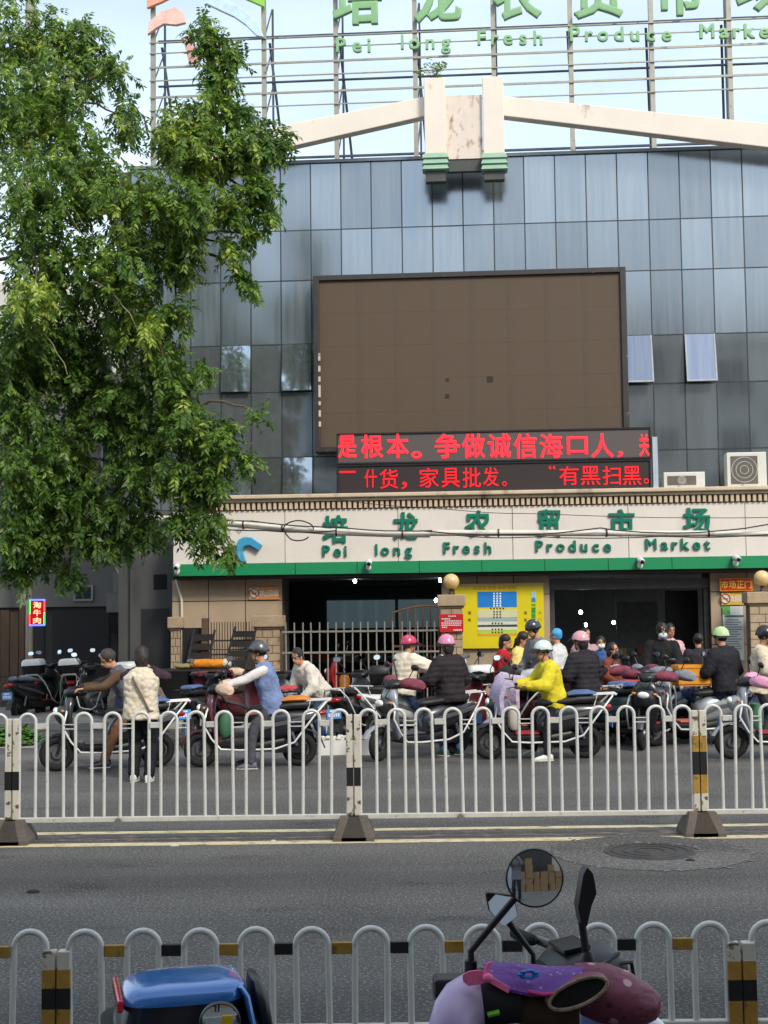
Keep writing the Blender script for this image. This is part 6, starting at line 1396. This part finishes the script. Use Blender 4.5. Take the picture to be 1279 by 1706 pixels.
# --- the big street tree at the left
tb0 = gnd(6, 1196); TX, TY = tb0.x - .35, 22.3
tr = thing('street_tree', 'large street tree with drooping feathery leaves covering the left side', 'tree', (TX, TY, 0))
clumps = [  # px, py, radius px, distance, twigs, tint
 (30, 60, 95, 21.5, 120, .55), (90, 150, 80, 21, 90, .5), (25, 190, 100, 20.5, 140, .55), (150, 110, 60, 21.5, 50, .5), (195, 120, 45, 21, 22, .45), (150, 60, 50, 21.5, 26, .5), (215, 200, 50, 21, 36, .45), (100, 60, 60, 21.3, 50, .55), (110, 230, 70, 21, 70, .5),
 (345, 62, 44, 20.5, 50, .55), (385, 90, 30, 20.5, 24, .4), (365, 130, 40, 20.5, 40, .45), (345, 190, 60, 20.3, 70, .55), (400, 190, 40, 20.3, 34, .4), (285, 220, 55, 20.2, 60, .7), (330, 260, 70, 20, 100, .6), (410, 250, 55, 20.2, 70, .5), (450, 230, 38, 20.3, 34, .45), (472, 240, 22, 20.3, 10, .4),
 (150, 290, 90, 20.5, 120, .5), (60, 330, 110, 20, 170, .5), (230, 340, 90, 20, 130, .6), (310, 350, 75, 19.8, 100, .5), (385, 340, 50, 20, 55, .55), (432, 310, 38, 20.2, 34, .4), (445, 350, 26, 20.2, 16, .45),
 (90, 450, 110, 20.3, 170, .42), (200, 450, 95, 20, 140, .5), (290, 430, 60, 20, 60, .45), (385, 410, 26, 20, 16, .5), (415, 390, 26, 20.2, 14, .45), (405, 460, 22, 20.2, 12, .45), (420, 480, 14, 20.2, 6, .5),
 (40, 560, 90, 20, 120, .45), (130, 560, 100, 20.6, 130, .3), (225, 540, 80, 20.2, 90, .4), (290, 520, 45, 20, 26, .4), (60, 500, 50, 19, 40, .75), (250, 550, 30, 19.4, 14, .85),
 (30, 680, 80, 20.2, 90, .4), (140, 660, 75, 21, 60, .28), (225, 650, 70, 20.5, 70, .38), (290, 640, 55, 20.2, 44, .4), (340, 615, 22, 20, 8, .4),
 (315, 710, 60, 20, 70, .42), (365, 735, 52, 19.8, 56, .45), (410, 770, 26, 19.8, 12, .42), (425, 690, 16, 19.8, 5, .4), (300, 790, 55, 20, 60, .4), (350, 800, 42, 19.9, 44, .42), (240, 740, 45, 20.4, 30, .35),
 (40, 790, 70, 20.2, 90, .42), (125, 770, 48, 20.6, 36, .4), (190, 770, 36, 20.6, 16, .3), (20, 880, 60, 20.2, 70, .35), (85, 880, 45, 20.6, 36, .25), (150, 890, 42, 20.6, 44, .25), (250, 880, 34, 20.6, 26, .3), (110, 840, 50, 20.6, 44, .3), (205, 850, 45, 20.7, 34, .28), (300, 870, 34, 20.2, 22, .35), (345, 905, 34, 19.8, 20, .4), (385, 920, 20, 19.8, 8, .45), (360, 870, 20, 19.8, 8, .4), (115, 960, 30, 20.8, 12, .2), (25, 950, 40, 20.6, 24, .25),
 (90, 740, 60, 20.4, 60, .3), (180, 700, 60, 20.6, 60, .3), (230, 800, 55, 20.6, 44, .3), (160, 830, 60, 20.8, 50, .25), (75, 830, 60, 20.5, 60, .3), (20, 620, 70, 20, 80, .45), (270, 600, 50, 20.2, 46, .4), (120, 620, 80, 20.8, 80, .25), (60, 920, 50, 20.8, 40, .2), (200, 900, 40, 20.9, 26, .22), (270, 700, 50, 20.4, 44, .35), (330, 850, 36, 20, 24, .4)]
origin = Vector((TX, TY, 0)); sprays = []; wood = MB(); tw = MB()
fork = Vector((TX + .1, TY - .2, 4.2)); f2 = Vector((TX + .3, TY - .8, 6.6)); f3 = Vector((TX + 1.6, TY - 1.3, 5.6)); f4 = Vector((TX + .9, TY - 1.6, 3.6))
hub = [f2, f3, f4, fork]
wood.tube([Vector((TX, TY, -.05)) - origin, Vector((TX + .02, TY, .5)) - origin, Vector((TX - .05, TY - .05, 2.2)) - origin, fork - origin, f2 - origin], [.32, .24, .20, .17, .10], 12)
limb(wood, fork - origin, f3 - origin, .13, .07, .3); limb(wood, fork - origin - Vector((0, 0, 1)), f4 - origin, .10, .05, .2); limb(wood, f2 - origin, f2 + Vector((.5, -.6, 2.2)) - origin, .09, .04, .1)
hub.append(f2 + Vector((.5, -.6, 2.2)))
for hp, src, r0 in (((300, 420, 20.6), f3, .07), ((335, 290, 20.4), None, .05), ((360, 150, 20.5), None, .03), ((190, 720, 20.7), f4, .05), ((300, 690, 20.3), None, .035), ((60, 420, 20.6), f2, .05), ((90, 180, 21.2), hub[-1], .04), ((120, 880, 20.8), f4, .035)):
    hq = at(*hp); limb(wood, (src or last) - origin, hq - origin, r0, r0 * .55, .15); hub.append(hq); last = hq
for px, py, r, Yd, n, tint in clumps:
    c = at(px, py, Yd); rad = r * Yd / F_PX
    h = min(hub, key=lambda q: (q - c).length); pts = limb(wood, h - origin, c - origin, .028, .010, .35)
    for k in range(int(n * 1.75)):
        v = rng.normal(0, 1, 3); v /= np.linalg.norm(v); v *= rng.uniform(0, 1) ** .5 * rad * .8; v[1] *= 1.5
        s = np.array(c - origin) + v; d = v / rad * .6 + rng.normal(0, .45, 3) + np.array((.1, -.15, -.35)); sprays.append((s - d / np.linalg.norm(d) * .15, d, rng.uniform(.2, .46), tint + .13 + rng.normal(0, .13)))
for px, py, Yd in ((10, 470, 19.5), (40, 540, 19.5), (150, 470, 19.4), (60, 310, 19.6), (290, 830, 19.8)):   # bare arching shoots
    a = at(px, py, Yd) - origin; e = at(px + rng.uniform(60, 110), py + rng.uniform(20, 120), Yd) - origin; tw = MB(); limb(tw, a, e, .016, .006, .5, 8); tw.build('shoot', TWIG, tr, True)
crown = bpy.data.objects.new('crown', leaf_mesh('crown', sprays, rng)); C.objects.link(crown); crown.parent = tr; tag(crown, kind='stuff')
wood.build('trunk', BARK, tr, True)
# --- shrub rooted on the roof crest
u, z = L(722, 134, OB + .0); shp = FW(u, OB - .1, z)
sh = thing('roof_shrub', 'small wild shrub growing on top of the left crest pillar', 'plant', shp)
sb = MB(); sps = []
for k in range(7):
    a = rng.uniform(0, 6.28); e = Vector((.16 * math.cos(a) - .04, .1 * math.sin(a), rng.uniform(.2, .42))); sb.tube([(0, 0, -.01), e * .5 + Vector((.02, 0, .02)), e], [.008, .006, .004], 5)
    for q in range(3): sps.append((np.array(e * rng.uniform(.5, 1)), np.array((math.cos(a + q), math.sin(a + q), .3)), .14, .75))
sb.build('stem', BARK, sh); o = bpy.data.objects.new('leaves', leaf_mesh('shrub_leaves', sps, rng)); C.objects.link(o); o.parent = sh; tag(o, kind='stuff')
# --- street trees on the photographer's side, mirrored in the glass front
sp2 = []; w2 = MB(); w2.tube([(0, 0, 0), (.05, 0, 1.5), (0, .1, 3.4), (.1, 0, 5.5)], [.2, .16, .13, .06], 10)
for k in range(26):
    a = rng.uniform(0, 6.28); c = np.array((1.9 * math.cos(a) * rng.uniform(.2, 1), 1.9 * math.sin(a) * rng.uniform(.2, 1), rng.uniform(3.6, 7.2))); limb(w2, (0, .05, 3.2), c, .03, .01, .2, 5)
    for q in range(26):
        v = rng.normal(0, .4, 3); sp2.append((c + v, v + np.array((0, 0, -.3)), .45, .45 + rng.normal(0, .12)))
lm2 = leaf_mesh('street_crown', sp2, rng); wm2 = w2.mesh('street_trunk', True)
for x_, y_, a, lb in ((-9.5, -.6, 0, 'street tree on the near pavement, mirrored in the left window sashes'), (-15.5, -.8, 2, 'street tree on the near pavement further left, mirrored in the glass'), (7.5, -.7, 4, 'street tree on the near pavement at the right, mirrored in the right glass')):
    t = thing('pavement_tree', lb, 'tree', (x_, y_, .4), a, 'mirrored street trees'); t.scale = (.9, .9, .68); inst('trunk', wm2, BARK, t); o = inst('crown', lm2, None, t); tag(o, kind='stuff')
